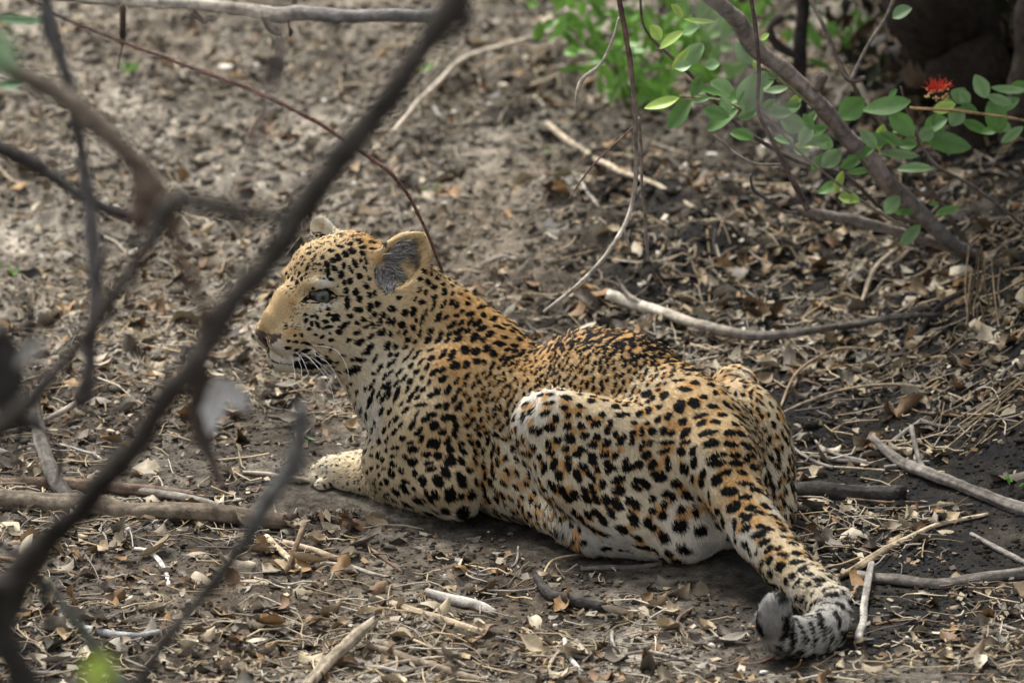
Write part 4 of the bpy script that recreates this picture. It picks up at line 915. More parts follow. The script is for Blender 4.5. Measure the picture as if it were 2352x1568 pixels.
# ================================================================== sticks, logs, branches
def branch_mesh(name, pts, radii, tint, sides=9, knob=0.10, seed=0, sub=6, tip=None, caps=True):
    """pts in the place; radii (m) per point; a bumpy round limb with closed ends"""
    r = np.random.default_rng(seed); q = P2(np.column_stack([np.array(pts, dtype=float), np.array(radii, dtype=float)]), sub)
    C_, R2 = q[:, :3].copy(), np.maximum(q[:, 3], 0.0006)
    L = np.concatenate([[0], np.cumsum(np.linalg.norm(np.diff(C_, axis=0), axis=1))])
    wv = np.column_stack([L*14+seed*3.1, np.zeros(len(L)), np.zeros(len(L))])
    C_ += np.column_stack([vnoise(wv, 71), vnoise(wv, 72), vnoise(wv, 73)])*R2[:, None]*0.35
    v, f = tube(C_, list(R2), sides); n = len(C_)
    ax = np.repeat(C_, sides, 0); off = v-ax
    if name in ('foreground_branch', 'main_limb', 'side_limb') : knob = 0.26
    k = 1+knob*(fbm(np.column_stack([v*45+seed]), 2, 74))+knob*0.8*vnoise(v*140+seed, 75)
    th_ = np.tile(2*math.pi*np.arange(sides)/sides, n); Lr = np.repeat(L, sides)/max(R2.mean(), 1e-4)
    gv = np.column_stack([np.cos(th_)*3.2+seed, np.sin(th_)*3.2, Lr*0.10]); grain = vnoise(gv, 81)+0.6*vnoise(gv*2.3, 82)
    k = k+(0.10*grain if sides >= 9 else 0)
    if sides >= 14:                                   # a broken, uneven end
        dn = nz(C_[-1]-C_[-2]); e = n-2; v_end = (RNG.random(sides)-0.5)*R2[-1]*2.2
        for q_ in range(sides): ax[(n-1)*sides+q_] += dn*v_end[q_]
    v = ax+off*k[:, None]
    c0, c1 = len(v), len(v)+1; v = np.vstack([v, C_[0]-(C_[1]-C_[0])*0.05, C_[-1]+(C_[-1]-C_[-2])*0.05])
    cap = [(c0, (j+1) % sides, j, j) for j in range(sides)]+[(c1, (n-1)*sides+j, (n-1)*sides+(j+1) % sides, (n-1)*sides+(j+1) % sides) for j in range(sides)]
    me = bpy.data.meshes.new(name); me.from_pydata(v.tolist(), [], f.tolist()+[(a, b, c) for a, b, c, d in cap]); me.update(); me.shade_smooth()
    tt = np.atleast_2d(np.array(tint, dtype=float))
    if len(tt) == 1: cc = np.tile(tt, (len(v), 1))
    else:
        s = L/L[-1]*(len(tt)-1); i = np.clip(s.astype(int), 0, len(tt)-2); g = (s-i)[:, None]; cc = np.repeat(tt[i]*(1-g)+tt[i+1]*g, sides, 0); cc = np.vstack([cc, tt[0], tt[-1]])
    streak = 1+0.28*fbm(v*np.array([70, 70, 70])+seed, 2, 76)
    streak[:n*sides] *= 1+0.42*grain
    add_color(me, 'tint', np.clip(cc*streak[:, None], .003, 1)); me.materials.append(M_BARK)
    return me
def on_ground(uv, lift=0.0):
    out = []
    for t in uv:
        p = VG(t[0], t[1]); z = hz(p[0], p[1])
        for _ in range(3): p = VG(t[0], t[1], z); z = hz(p[0], p[1])
        out.append((p[0], p[1], z+lift+(t[3] if len(t) > 3 else 0)))
    return out
GREY, DGREY, CHAR, PALE, TAN, BRN, WEATH = (.22, .195, .17), (.13, .115, .10), (.052, .047, .043), (.56, .50, .41), (.34, .27, .185), (.16, .11, .075), (.30, .275, .245)
def ground_stick(name, cat, label, uv, tint, forks=(), seed=1, group=None, sides=9):
    """uv: (u, v, radius px[, extra height m])"""
    g = on_ground(uv); rad = [t[2]/S for t in uv]
    P = [(x, y, z+r*0.75) for (x, y, z), r in zip(g, rad)]
    me = branch_mesh(name, P, rad, tint, seed=seed, sides=sides)
    if not forks:
        o = bpy.data.objects.new(name, me); COL.objects.link(o); o.location = (0, 0, 0)
        c = Vector(P[0]); me.transform(Matrix.Translation(-c)); o.location = c
    else:
        o = bpy.data.objects.new(name, None); COL.objects.link(o); c = Vector(P[0]); o.location = c
        me.transform(Matrix.Translation(-c)); m = bpy.data.objects.new('main_stem', me); COL.objects.link(m); m.parent = o
        for k, fk in enumerate(forks):
            gg = on_ground(fk); rr = [t[2]/S for t in fk]
            fm = branch_mesh('side_twig', [(x, y, z+r*0.8) for (x, y, z), r in zip(gg, rr)], rr, tint, seed=seed+50+k, sides=7); fm.transform(Matrix.Translation(-c))
            fo = bpy.data.objects.new('side_twig', fm); COL.objects.link(fo); fo.parent = o
    return tag(o, label, cat, group)
ST = [
 ('fallen_branch', 'branch', 'pale peeled broken branch end with a splinter behind the leopard\'s back', [(1393, 703, 15, .025), (1470, 734, 14, .022), (1560, 766, 13, .022), (1650, 792, 13, .022), (1740, 804, 12, .022), (1850, 798, 10, .024), (1960, 780, 9, .026), (2060, 766, 8, .026), (2160, 757, 6, .022)], [PALE, (.46, .41, .33), (.30, .26, .21), (.17, .15, .13), DGREY, (.09, .08, .07), (.08, .07, .06), CHAR], [[(1470, 734, 7, .03), (1440, 708, 6, .035), (1415, 684, 3, .045)], [(1850, 798, 5), (1920, 770, 4), (1990, 735, 3)]]),
 ('log', 'log', 'thick charred dark log lying behind the far haunch', [(1800, 1140, 19), (1860, 1140, 21), (1960, 1144, 20), (2068, 1150, 21)], CHAR, []),
 ('fallen_branch', 'branch', 'grey forked branch slanting in from the right edge beside the charred log', [(2004, 1036, 8, .02), (2060, 1064, 13), (2120, 1098, 15), (2190, 1124, 14), (2270, 1152, 14), (2380, 1186, 15)], [GREY, GREY, DGREY, GREY], [[(2130, 1100, 9), (2110, 1065, 7, .01), (2092, 1020, 6, .03)]]),
 ('stick', 'stick', 'tan peeled stick rising to the right from the tail bend', [(1915, 1336, 8), (1965, 1312, 9), (2000, 1290, 9), (2075, 1244, 7), (2150, 1212, 6), (2270, 1182, 4)], [(.38, .29, .18), TAN, (.42, .35, .25)], [[(2075, 1244, 4), (2120, 1225, 3), (2180, 1180, 2)]]),
 ('fallen_branch', 'branch', 'long dark grey branch running right from the tail bend to the edge', [(1962, 1328, 12), (2040, 1342, 13), (2120, 1350, 13), (2220, 1342, 13), (2380, 1320, 14)], [GREY, DGREY, GREY, DGREY], []),
 ('stick', 'stick', 'short pale grey stick with broken end pointing towards the viewer beside the tail', [(2003, 1326, 7, .02), (1992, 1370, 8, .01), (1982, 1420, 9), (1974, 1478, 10)], [WEATH, (.36, .33, .29)], []),
 ('twig', 'twig', 'long reddish brown twig passing under the tail tip', [(1700, 1524, 3), (1750, 1521, 3), (1830, 1500, 3, .01), (1900, 1480, 3, .012), (1975, 1462, 3)], (.20, .12, .08), []),
 ('twig', 'twig', 'grey branching twig on the sand left of the tail tip', [(1435, 1504, 5), (1487, 1500, 5), (1568, 1517, 4), (1660, 1534, 3)], GREY, [[(1487, 1500, 3), (1440, 1485, 2), (1400, 1480, 2)]]),
 ('bark_piece', 'bark', 'dark rough chunk of bark in the sand in front of the haunch', [(1230, 1343, 8, .01), (1262, 1372, 13), (1300, 1388, 14), (1382, 1404, 11)], CHAR, []),
 ('stick', 'stick', 'grey weathered stick with lengthwise cracks left of the dark bark chunk', [(978, 1368, 10), (1030, 1384, 12), (1090, 1398, 12), (1134, 1414, 9)], WEATH, []),
 ('stick', 'stick', 'tan tubular stick with a jagged end in the middle foreground', [(900, 1390, 9), (960, 1412, 10), (1030, 1434, 9), (1112, 1458, 9)], [TAN, (.36, .28, .19)], []),
 ('twig', 'twig', 'white bowed twig on the litter below the left log', [(306, 1262, 4), (340, 1268, 5), (368, 1292, 6), (384, 1322, 5), (388, 1348, 5)], (.58, .54, .48), []),
 ('stick', 'stick', 'blue grey weathered stick half buried at the lower left', [(196, 1448, 9), (260, 1464, 9), (320, 1468, 8), (365, 1456, 6)], (.27, .265, .26), []),
 ('twig', 'twig', 'brown straight twig lying below the near paw', [(797, 1222, 3), (850, 1262, 4), (925, 1316, 3)], BRN, []),
 ('twig', 'twig', 'pale knobbly twig crossing the sand below the front legs', [(735, 1298, 5), (800, 1304, 5), (850, 1318, 5), (905, 1330, 4)], (.38, .33, .26), []),
 ('stick', 'stick', 'short brown stick stub standing up in the litter below the left log', [(655, 1318, 5), (675, 1294, 6, .02), (698, 1268, 7, .045)], (.17, .125, .085), []),
 ('stick', 'stick', 'dark flat stick under the rump', [(1332, 1311, 5), (1400, 1308, 6), (1460, 1306, 6), (1518, 1299, 5)], DGREY, []),
 ('twig', 'twig', 'curved straw coloured stem on the sand in front of the hind foot', [(1245, 1332, 2), (1270, 1300, 2.5, .01), (1337, 1275, 2)], (.46, .37, .23), []),
 ('log', 'log', 'weathered split log with a broken end at the left', [(-60, 1162, 26), (60, 1170, 27), (180, 1180, 26), (320, 1190, 25), (450, 1198, 24), (560, 1206, 22), (664, 1216, 19)], [(.11, .09, .068), (.17, .14, .105), (.15, .12, .088), (.13, .10, .075)], []),
 ('log', 'log', 'thin dark rotten log behind the split log at the left', [(-60, 1118, 15), (100, 1124, 17), (240, 1132, 16), (360, 1140, 13), (445, 1146, 9)], [BRN, (.12, .09, .07)], []),
 ('bark_piece', 'bark', 'grey splintered bark slab lying along the split log', [(270, 1122, 7), (350, 1140, 10), (430, 1152, 10), (510, 1166, 6)], (.25, .225, .19), []),
 ('stump', 'stump', 'dark grey curved root standing up behind the left log', [(82, 1040, 10, .10), (95, 1085, 17, .06), (125, 1136, 18, .02), (172, 1176, 20)], [GREY, DGREY, CHAR], []),
 ('stick', 'stick', 'bare pale stick at the bottom edge pointing up to the right', [(700, 1592, 13), (760, 1535, 13, .01), (800, 1504, 13, .015), (862, 1474, 11, .03)], (.29, .24, .175), []),
 ('stick', 'stick', 'brown half buried stick along the bottom edge', [(846, 1488, 9), (920, 1512, 11), (1010, 1540, 10), (1110, 1572, 9)], (.19, .15, .11), []),
 ('stick', 'stick', 'tan stick lying on the soil mound beyond the leopard', [(1255, 306, 8), (1330, 352, 9), (1420, 402, 8), (1500, 436, 7), (1594, 470, 6)], (.40, .33, .24), []),
 ('fallen_branch', 'branch', 'long pale bowed branch on the bare ground at the upper middle', [(900, 312, 7, .0), (965, 268, 7, .02), (1060, 192, 8, .03), (1180, 142, 8, .03), (1335, 96, 8, .02)], (.42, .36, .29), []),
 ('twig', 'twig', 'thin straight twig on the dark soil right of the rump', [(1783, 956, 3), (1900, 920, 3.5, .01), (2050, 898, 3.5, .01), (2180, 900, 3), (2290, 914, 2.5)], (.30, .24, .17), []),
 ('twig', 'twig', 'arched brown twig above the thin straight one', [(1794, 938, 3), (1830, 882, 3.5, .02), (1925, 830, 3.5, .02), (2032, 808, 3)], (.27, .20, .13), []),
 ('stick', 'stick', 'short grey stick on the dark soil above the charred log', [(1860, 1052, 6), (1930, 1062, 6), (2010, 1070, 5)], DGREY, []),
 ('twig', 'twig', 'fine pale twig along the ground right of the far haunch', [(1822, 1078, 2.5), (1920, 1076, 3), (2060, 1084, 2.5), (2170, 1080, 2.5)], (.42, .34, .23), []),
 ('stick', 'stick', 'dark stick lying against the bank at the right', [(2030, 860, 7), (2090, 800, 7, .01), (2160, 740, 7, .02), (2240, 690, 6, .02)], CHAR, []),
 ('stick', 'stick', 'grey brown stick on the litter above the forked branch', [(1940, 725, 5), (1980, 680, 6, .01), (2010, 640, 6, .02), (2060, 600, 4, .03)], (.33, .27, .2), []),
 ('twig', 'twig', 'rust coloured twig on the bare sand right of the tail', [(2010, 1436, 3), (2090, 1424, 3), (2200, 1440, 3), (2300, 1432, 2)], (.25, .16, .10), []),
 ('stick', 'stick', 'grey stick at the far lower right edge', [(2230, 1230, 5), (2300, 1270, 7), (2380, 1310, 8)], GREY, []),
 ('twig', 'twig', 'pale twig at the lower right corner', [(2180, 1540, 4), (2250, 1500, 4), (2360, 1450, 4)], (.44, .36, .26), []),
 ('stick', 'stick', 'white bleached stick at the bottom right of the middle', [(1296, 1470, 5), (1306, 1510, 6), (1335, 1545, 5)], (.60, .56, .49), []),
 ('twig', 'twig', 'forked pale twig between the dark bark chunk and the rump', [(1060, 1305, 3), (1110, 1322, 3), (1180, 1300, 3), (1190, 1270, 2.5, .01)], GREY, []),
 ('stick', 'stick', 'flat brown strip of split wood below the split log', [(610, 1240, 8), (650, 1278, 8), (690, 1312, 6)], (.46, .37, .25), []),
 ('stick', 'stick', 'bundle like fibrous wood strip right of the split log', [(650, 1250, 7), (720, 1272, 9), (800, 1292, 6)], (.33, .26, .18), []),
 ('stick', 'stick', 'pale stick among the leaves at the left edge', [(0, 1000, 6), (90, 985, 6, .01), (205, 940, 8, .02)], (.26, .22, .18), []),
 ('twig', 'twig', 'thin dark root crossing the sand behind the near paw', [(560, 1090, 5), (640, 1098, 6), (720, 1108, 5), (800, 1130, 4)], (.30, .25, .2), []),
 ('stick', 'stick', 'brown stick in the litter at the lower left edge', [(-20, 1275, 5), (60, 1300, 6), (120, 1345, 5)], BRN, []),
]
for i, (n, c, l, uv, tint, fk) in enumerate(ST): ground_stick(n, c, l, uv, tint, fk, seed=i+3, sides=(20 if uv[len(uv)//2][2] > 11 else 10))
# loose twigs scattered over the floor, each its own
for i in range(175):
    x, y = pick_spot(0.8, 0.07)
    if not inframe(x, y, 5): continue
    x, y = x, y; L = random.uniform(.05, .16); a = random.uniform(0, 6.283); r = random.uniform(.0014, .0042); b = random.gauss(0, .3)
    ps = []
    for k in range(5):
        t = k/4-.5; X, Y = x+math.cos(a)*L*t-math.sin(a)*L*b*t*t, y+math.sin(a)*L*t+math.cos(a)*L*b*t*t
        ps.append((X-x, Y-y, hz(X, Y)+r+.002))
    if any(not clear_of_cat(x+q[0], y+q[1], .01) for q in ps): continue
    me = branch_mesh('loose_twig', ps, [r, r, r*.9, r*.8, r*.5], np.array(random.choice([GREY, DGREY, TAN, BRN, WEATH, (.42, .35, .26)])), sides=5, sub=2, seed=200+i)
    o = bpy.data.objects.new('loose_twig', me); COL.objects.link(o); o.location = (x, y, 0)
    u, v = project(np.array([x, y, 0.0])); mk = sorted(MARKS, key=lambda q: (q[0][0]-u)**2+((q[0][1]-v)*1.3)**2)[:2]
    for w_ in ('short ' if L < .1 else 'long ', 'thin ' if r < .0026 else 'thick ', 'slanting ' if abs(math.sin(a)) > .5 else 'crosswise ', 'bowed ' if abs(b) > .25 else 'straight '):
        lb = w_+'loose dry twig '+mk[0][1]
        if lb not in used_l: break
    if lb in used_l:
        for m_ in sorted(MARKS, key=lambda q: (q[0][0]-u)**2+(q[0][1]-v)**2)[:4]:
            for w_ in ('short ' if L < .1 else 'long ', 'slender ' if r < .0026 else 'stout ', 'tilted ' if math.sin(a)*math.cos(a) > 0 else 'level ', 'small ' if L < .08 else 'sizeable '):
                if w_+'loose dry twig '+m_[1] not in used_l: lb = w_+'loose dry twig '+m_[1]; break
            if lb not in used_l: break
    used_l.add(lb); tag(o, lb, 'twig', 'loose dry twigs on the ground')
# ================================================================== things in the air: limbs given as view points with their depth
def limb(name, label, cat, pts, tint, seed=1, parts=(), sides=10, knob=0.12, as_parts=False):
    """pts: (u, v, radius px, Y)"""
    if pts[0][3] < -1.7 and pts[0][2] > 12: pts = [(u, v, r*1.05, y) for u, v, r, y in pts]
    P = [V(u, v, y) for u, v, r, y in pts]; R = [r/F*np.dot(p-CAM, FW) for (u, v, r, y), p in zip(pts, P)]
    me = branch_mesh(name, P, R, tint, seed=seed, sides=sides, knob=knob)
    if label is None: return me
    o = bpy.data.objects.new(name, me); COL.objects.link(o); c = Vector(P[0]); me.transform(Matrix.Translation(-c)); o.location = c
    return tag(o, label, cat)
DB = (.032, .028, .024); DB2 = (.058, .050, .043); GB = (.07, .064, .058)
def Yd(d): return -9.419+d*0.951    # rough depth for a distance
def multi(name, label, cat, stems, extra=None):
    o = bpy.data.objects.new(name, None); COL.objects.link(o); base = None
    for k, (pn, pts, tint) in enumerate(stems):
        me = limb(pn, None, None, pts, tint, seed=hash(name+pn) % 97+k if False else len(name)*3+k)
        if base is None: base = Vector(V(pts[0][0], pts[0][1], pts[0][3])); o.location = base
        me.transform(Matrix.Translation(-base)); m = bpy.data.objects.new(pn, me); COL.objects.link(m); m.parent = o
    tag(o, label, cat); return o, base
YM = -3.7
def W4(pts, y): return [(u, v, r, y) for u, v, r in pts]
big, bb = multi('foreground_branch', 'thick dark out of focus branch crossing diagonally in front of the leopard\'s face', 'branch', [
    ('main_limb', [(-160, 1640, 40, YM+.5), (-40, 1440, 40, YM+.4), (40, 1340, 36, YM+.3), (120, 1240, 32, YM+.25), (200, 1150, 30, YM+.2), (270, 1062, 28, YM+.15), (345, 972, 27, YM+.1), (420, 868, 27, YM), (480, 775, 30, YM), (560, 662, 27, YM), (640, 570, 29, YM), (690, 485, 36, YM), (762, 396, 33, YM), (850, 285, 29, YM), (930, 170, 28, YM), (1000, 78, 30, YM), (1070, -40, 32, YM), (1130, -160, 34, YM)], [DB, DB2, DB, DB2, DB, DB2]),
    ('side_limb', [(690, 488, 24, YM), (610, 492, 17, YM), (520, 478, 17, YM), (430, 462, 18, YM), (392, 480, 20, YM), (345, 560, 17, YM), (290, 640, 17, YM), (220, 735, 19, YM), (140, 840, 20, YM), (60, 925, 24, YM), (-60, 1020, 26, YM)], [DB, DB2, DB]),
    ('side_limb', [(395, 480, 14, YM), (412, 570, 14, YM), (438, 635, 15, YM), (466, 700, 16, YM), (478, 780, 24, YM)], [(.13, .09, .065), (.10, .07, .05)]),
    ('side_limb', [(1060, 0, 10, YM), (1075, 50, 12, YM), (1040, 90, 9, YM), (985, 110, 7, YM)], [DB2, (.2, .17, .14)]),
])
limb('hanging_branch', 'horizontal bleached dead branch across the top of the frame with a broken spur', 'branch',
     W4([(60, -14, 13), (180, -4, 13), (330, 8, 14), (450, 14, 15), (560, 26, 17), (640, 36, 19), (700, 32, 16), (800, 38, 15), (900, 40, 14), (1010, 34, 17), (1060, 25, 20)], -.75), [(.40, .36, .31), (.46, .41, .35), (.50, .45, .38), (.44, .38, .31), (.17, .155, .145), (.15, .14, .13), (.12, .11, .10)], seed=5)
limb('branch_spur', 'curved broken spur hanging from the horizontal dead branch', 'branch', W4([(606, 40, 13), (612, 60, 9), (630, 78, 7), (648, 80, 5)], -.76), [(.36, .31, .25), (.40, .36, .30)], seed=6)
limb('branch_spur', 'small curled dark stub under the horizontal dead branch at its left part', 'branch', W4([(440, 30, 8), (456, 42, 7), (468, 52, 6), (478, 44, 5), (494, 44, 5)], -.76), [(.10, .08, .07), (.22, .18, .15)], seed=7)
limb('dry_pod', 'narrow dark dry pod hanging from the horizontal dead branch', 'pod', W4([(283, 12, 6), (284, 50, 8), (283, 96, 8), (282, 104, 3), (276, 130, 2), (271, 162, 1)], -.80), (.07, .045, .035), seed=8, knob=.05)
limb('dry_pod', 'tiny dark bud hanging under the middle of the horizontal dead branch', 'pod', W4([(662, 44, 3), (664, 60, 2), (667, 72, 5), (666, 84, 3)], -.80), (.08, .06, .05), seed=9)
limb('vine', 'thin reddish vine sagging from upper left down to behind the leopard\'s ear', 'vine', [(40, -16, 4, -1.2), (150, 42, 4.5, -1.1), (290, 100, 4.5, -1.0), (420, 150, 4.5, -.9), (560, 200, 4.5, -.8), (700, 264, 4.5, -.7), (800, 328, 4.5, -.5), (900, 402, 4.5, -.3), (960, 490, 4, -.1), (1003, 590, 4, .1), (1020, 640, 3.5, .2)], [(.17, .12, .10), (.24, .13, .11), (.15, .11, .09)], seed=10, sides=7)
limb('foreground_branch', 'grey blurred upright branch at the left side', 'branch', W4([(96, -40, 17), (118, 50, 18), (150, 180, 15), (180, 320, 14), (204, 450, 15), (212, 560, 15), (216, 700, 13), (208, 830, 12), (196, 900, 22), (180, 930, 12)], -2.4), [(.14, .13, .125), GB, (.13, .12, .115), DB2], seed=11)
limb('foreground_branch', 'brown blurred branch slanting from the left edge to a dark swelling', 'branch', W4([(-80, 110, 20), (40, 165, 20), (130, 215, 22), (210, 275, 24), (270, 325, 22), (320, 378, 24), (345, 430, 34), (330, 480, 30), (315, 520, 18)], -3.0), [(.12, .10, .075), (.13, .105, .08), (.09, .06, .045)], seed=12)
limb('foreground_branch', 'twisted charred twig crossing the upright branch at the left edge', 'branch', W4([(-60, 318, 14), (20, 342, 16), (70, 368, 18), (110, 400, 12), (170, 440, 10), (250, 480, 12), (330, 500, 14)], -1.9), [(.05, .045, .04), (.035, .03, .03)], seed=13)
limb('foreground_branch', 'thin curly grey twig at the left edge above the charred one', 'branch', W4([(-20, 300, 6), (30, 352, 5), (90, 348, 5), (150, 358, 5), (180, 380, 4), (140, 400, 4), (120, 370, 3)], -1.8), (.14, .125, .11), seed=14)
limb('foreground_branch', 'dark blurred broken twig hanging below the leopard\'s chin down to the bottom edge', 'branch', W4([(694, 930, 14), (684, 1000, 20), (676, 1060, 24), (640, 1120, 18), (600, 1180, 17), (545, 1262, 15), (490, 1335, 17), (430, 1410, 15), (380, 1480, 14), (310, 1600, 15)], -3.3), [(.10, .095, .09), (.12, .115, .11), DB, DB2, DB], seed=15)
limb('foreground_branch', 'dark blurred upright mass of wood at the left edge', 'branch', W4([(-30, 760, 40), (5, 860, 44), (25, 930, 34), (60, 980, 20), (100, 960, 10)], -3.4), [DB, (.05, .048, .045)], seed=16)
limb('foreground_branch', 'blurred dark trunk in the bottom left corner', 'branch', W4([(-20, 1330, 36), (-6, 1420, 36), (20, 1500, 34), (70, 1600, 36)], -3.9), DB, seed=17)
limb('foreground_branch', 'slim grey green stem slanting to the bottom edge at the lower left', 'branch', W4([(104, 1330, 9), (150, 1400, 10), (210, 1478, 11), (300, 1590, 12)], -2.2), (.12, .125, .10), seed=18)
limb('foreground_branch', 'short dark twig hanging at the lower left corner', 'branch', W4([(88, 1320, 8), (100, 1380, 10), (112, 1440, 8)], -2.6), DB, seed=19)
limb('foreground_branch', 'faint blurred vertical twig between the upright and the diagonal branch', 'branch', W4([(668, -40, 9), (650, 40, 8), (640, 130, 11), (622, 220, 8), (596, 290, 9), (575, 360, 6), (556, 440, 5), (545, 520, 4)], -3.7), (.15, .125, .115), seed=20)
limb('vine', 'fine bent brown vine below the vertical blurred twig', 'vine', W4([(560, 190, 3), (598, 225, 4), (604, 250, 4), (588, 280, 4), (570, 320, 4)], -1.8), (.24, .15, .12), seed=21)
# the tangle of fine twigs at the left
TW = [('fine blurred twig rising from the forked limb at the left', [(392, 478, 6), (352, 520, 7), (330, 570, 6), (350, 620, 4)], -3.2), ('fine twig crossing the thick limb below its fork', [(300, 470, 6), (350, 500, 6), (430, 560, 5), (470, 600, 4)], -2.2),
 ('thin crooked twig hanging near the left edge at mid height', [(40, 640, 5), (70, 720, 6), (60, 800, 5), (90, 860, 5)], -2.4), ('thin blurred twig slanting beside the upright grey branch', [(250, 560, 6), (230, 640, 6), (262, 700, 5), (240, 780, 4)], -2.6),
 ('spindly dark twig at the lower left above the split log', [(20, 900, 5), (44, 980, 5), (40, 1060, 4), (60, 1120, 3)], -2.0), ('bent fine twig over the split log at the left', [(60, 960, 4), (110, 1000, 4), (140, 1050, 4), (130, 1110, 3)], -1.6),
 ('blurred prong on the lower part of the thick diagonal branch', [(260, 1070, 8), (300, 1100, 7), (352, 1108, 5)], -3.4), ('thin reddish stalk hanging through the litter view below the dead leaves', [(480, 1020, 5), (500, 1080, 4), (508, 1130, 3)], -2.4),
 ('fine twig branching right from the blurred vertical twig', [(620, 225, 4), (650, 190, 4), (700, 160, 3)], -3.6), ('short blurred twig left of the leopard\'s chin', [(560, 860, 4), (556, 920, 5), (575, 980, 4)], -3.0),
 ('thin twig arching across the bottom left corner', [(0, 1250, 6), (60, 1290, 6), (110, 1350, 5), (128, 1430, 4)], -2.3), ('wiry twig under the swelling of the left branch', [(332, 500, 6), (300, 560, 5), (318, 620, 5), (296, 690, 4)], -2.7)]
for k, (lb, pts, y) in enumerate(TW): limb('twig', lb, 'twig', W4(pts, y), [DB2, DB, (.09, .07, .055)], seed=500+k, sides=7)
# curled dead leaves caught on the branch
def blade(name, label, cat, u, v, y, L, W_, ang, tint, mat, fold=.6, curl=.8, twist=.6, rag=.25, parent=None, seed=1, tilt=.3, group=None, nu=8):
    g = leaf_geo(L/F*np.dot(V(u, v, y)-CAM, FW), W_/F*np.dot(V(u, v, y)-CAM, FW), fold, curl, twist, rag, seed, nu)
    a = math.radians(ang); X = np.array([math.cos(a), 0, math.sin(a)]); n = nz(np.array([0, -1, tilt])); n = nz(n-X*(n@X)); Yx = np.cross(n, X)
    R = np.column_stack([X, Yx, n]); me = mesh_np(name, g[0]@R.T, g[1]); s = np.tile(np.array([1.05, 1.0, .8, 1.0, 1.05]), len(g[0])//5)[:, None]
    add_color(me, 'tint', np.clip(np.array(tint)*s, .003, 1)); me.materials.append(mat)
    o = bpy.data.objects.new(name, me); COL.objects.link(o); o.location = V(u, v, y)
    if label: tag(o, label, cat, group)
    return o
blade('dead_leaf', 'dark shrivelled dead leaf hanging from the thick diagonal branch', 'leaf', 466, 930, -2.9, 260, 70, -86, (.06, .045, .035), M_LEAFD, seed=31)
blade('dead_leaf', 'pale grey curled dead leaf hanging beside the dark shrivelled one', 'leaf', 494, 925, -3.1, 150, 50, -98, (.62, .60, .57), M_LEAFD, seed=32)
blade('dead_leaf', 'small pale grey dead leaf to the right of the larger pale one', 'leaf', 540, 905, -3.1, 100, 44, -50, (.55, .53, .50), M_LEAFD, seed=33)
blade('dead_leaf', 'thin brown leaf stalk hanging below the dead leaves', 'leaf', 492, 1070, -2.6, 130, 18, -70, (.10, .06, .045), M_LEAFD, seed=34)
blade('green_leaf', 'glossy green leaf entering at the top of the left edge', 'leaf', 45, 50, -1.6, 130, 24, -2, (.14, .24, .12), M_GREEN, fold=.7, seed=35, tilt=.9)
blade('green_leaf', 'dark green leaf at the left edge below the glossy one', 'leaf', 22, 196, -1.8, 90, 24, 5, (.04, .12, .03), M_GREEN, fold=.3, seed=36, tilt=.9)
blade('green_leaf', 'strongly blurred pale green leaf at the left edge', 'leaf', 2, 112, -4.6, 120, 60, -60, (.20, .32, .17), M_GREEN, fold=.2, seed=37)
blade('green_leaf', 'strongly blurred yellow green leaf at the bottom left', 'leaf', 225, 1545, -4.6, 120, 70, 80, (.30, .38, .07), M_GREEN, fold=.2, seed=38)
blade('dead_leaf', 'blurred pale dead leaf at the left edge beside the dark wood', 'leaf', 75, 800, -3.8, 110, 36, 50, (.36, .34, .30), M_LEAFD, fold=.4, seed=39)
# ================================================================== hanging vines and the shrub at the right
limb('vine', 'long hanging vine, dark above and pale below, its tip above the leopard\'s back', 'vine', [(1416, -30, 6, .5), (1434, 55, 6, .5), (1448, 150, 6, .5), (1457, 250, 6, .5), (1462, 330, 5.5, .5), (1460, 400, 5, .5), (1452, 460, 5, .5), (1431, 522, 5.5, .48), (1390, 590, 5, .45), (1325, 655, 5, .42), (1248, 716, 3.5, .4)], [(.12, .07, .06), (.12, .08, .065), (.16, .13, .11), (.30, .26, .22), (.36, .32, .27), (.38, .34, .29)], seed=22, sides=8)
limb('vine', 'short pale prong off the bend of the long hanging vine', 'vine', W4([(1431, 522, 4), (1440, 550, 4), (1451, 578, 2.5)], .48), (.42, .36, .28), seed=23)
limb('vine', 'second thinner vine hanging just right of the long one', 'vine', W4([(1466, 270, 4), (1474, 350, 4), (1474, 420, 3.5), (1482, 500, 3.5), (1484, 545, 4.5), (1490, 600, 2.5)], .52), (.22, .18, .15), seed=24, sides=7)
limb('vine', 'pale bent side vine left of the long hanging one', 'vine', W4([(1422, 40, 2.5), (1404, 100, 3), (1378, 150, 4), (1340, 180, 5), (1325, 215, 4.5), (1323, 252, 2)], .55), (.36, .32, .26), seed=25)
limb('vine', 'fine dark side vine between the two hanging vines and the shrub', 'vine', W4([(1462, 285, 2), (1425, 320, 2), (1370, 370, 2), (1330, 420, 2), (1306, 460, 1.5)], .6), (.15, .10, .08), seed=26)
limb('vine', 'thin dark upright vine in front of the shrub leaves', 'vine', W4([(1722, -20, 5), (1734, 60, 5), (1742, 160, 5), (1740, 250, 5), (1768, 310, 5), (1800, 370, 6), (1830, 430, 7), (1858, 484, 8)], .45), (.11, .08, .07), seed=27)
limb('twig', 'strongly blurred grey twig slanting through the shrub', 'twig', W4([(1570, -40, 9), (1640, 60, 10), (1700, 160, 9), (1760, 240, 10), (1830, 320, 8), (1880, 370, 5)], -5.0), (.34, .31, .29), seed=28)
YS = .75
SG = (.23, .19, .165); SD = (.12, .095, .08)
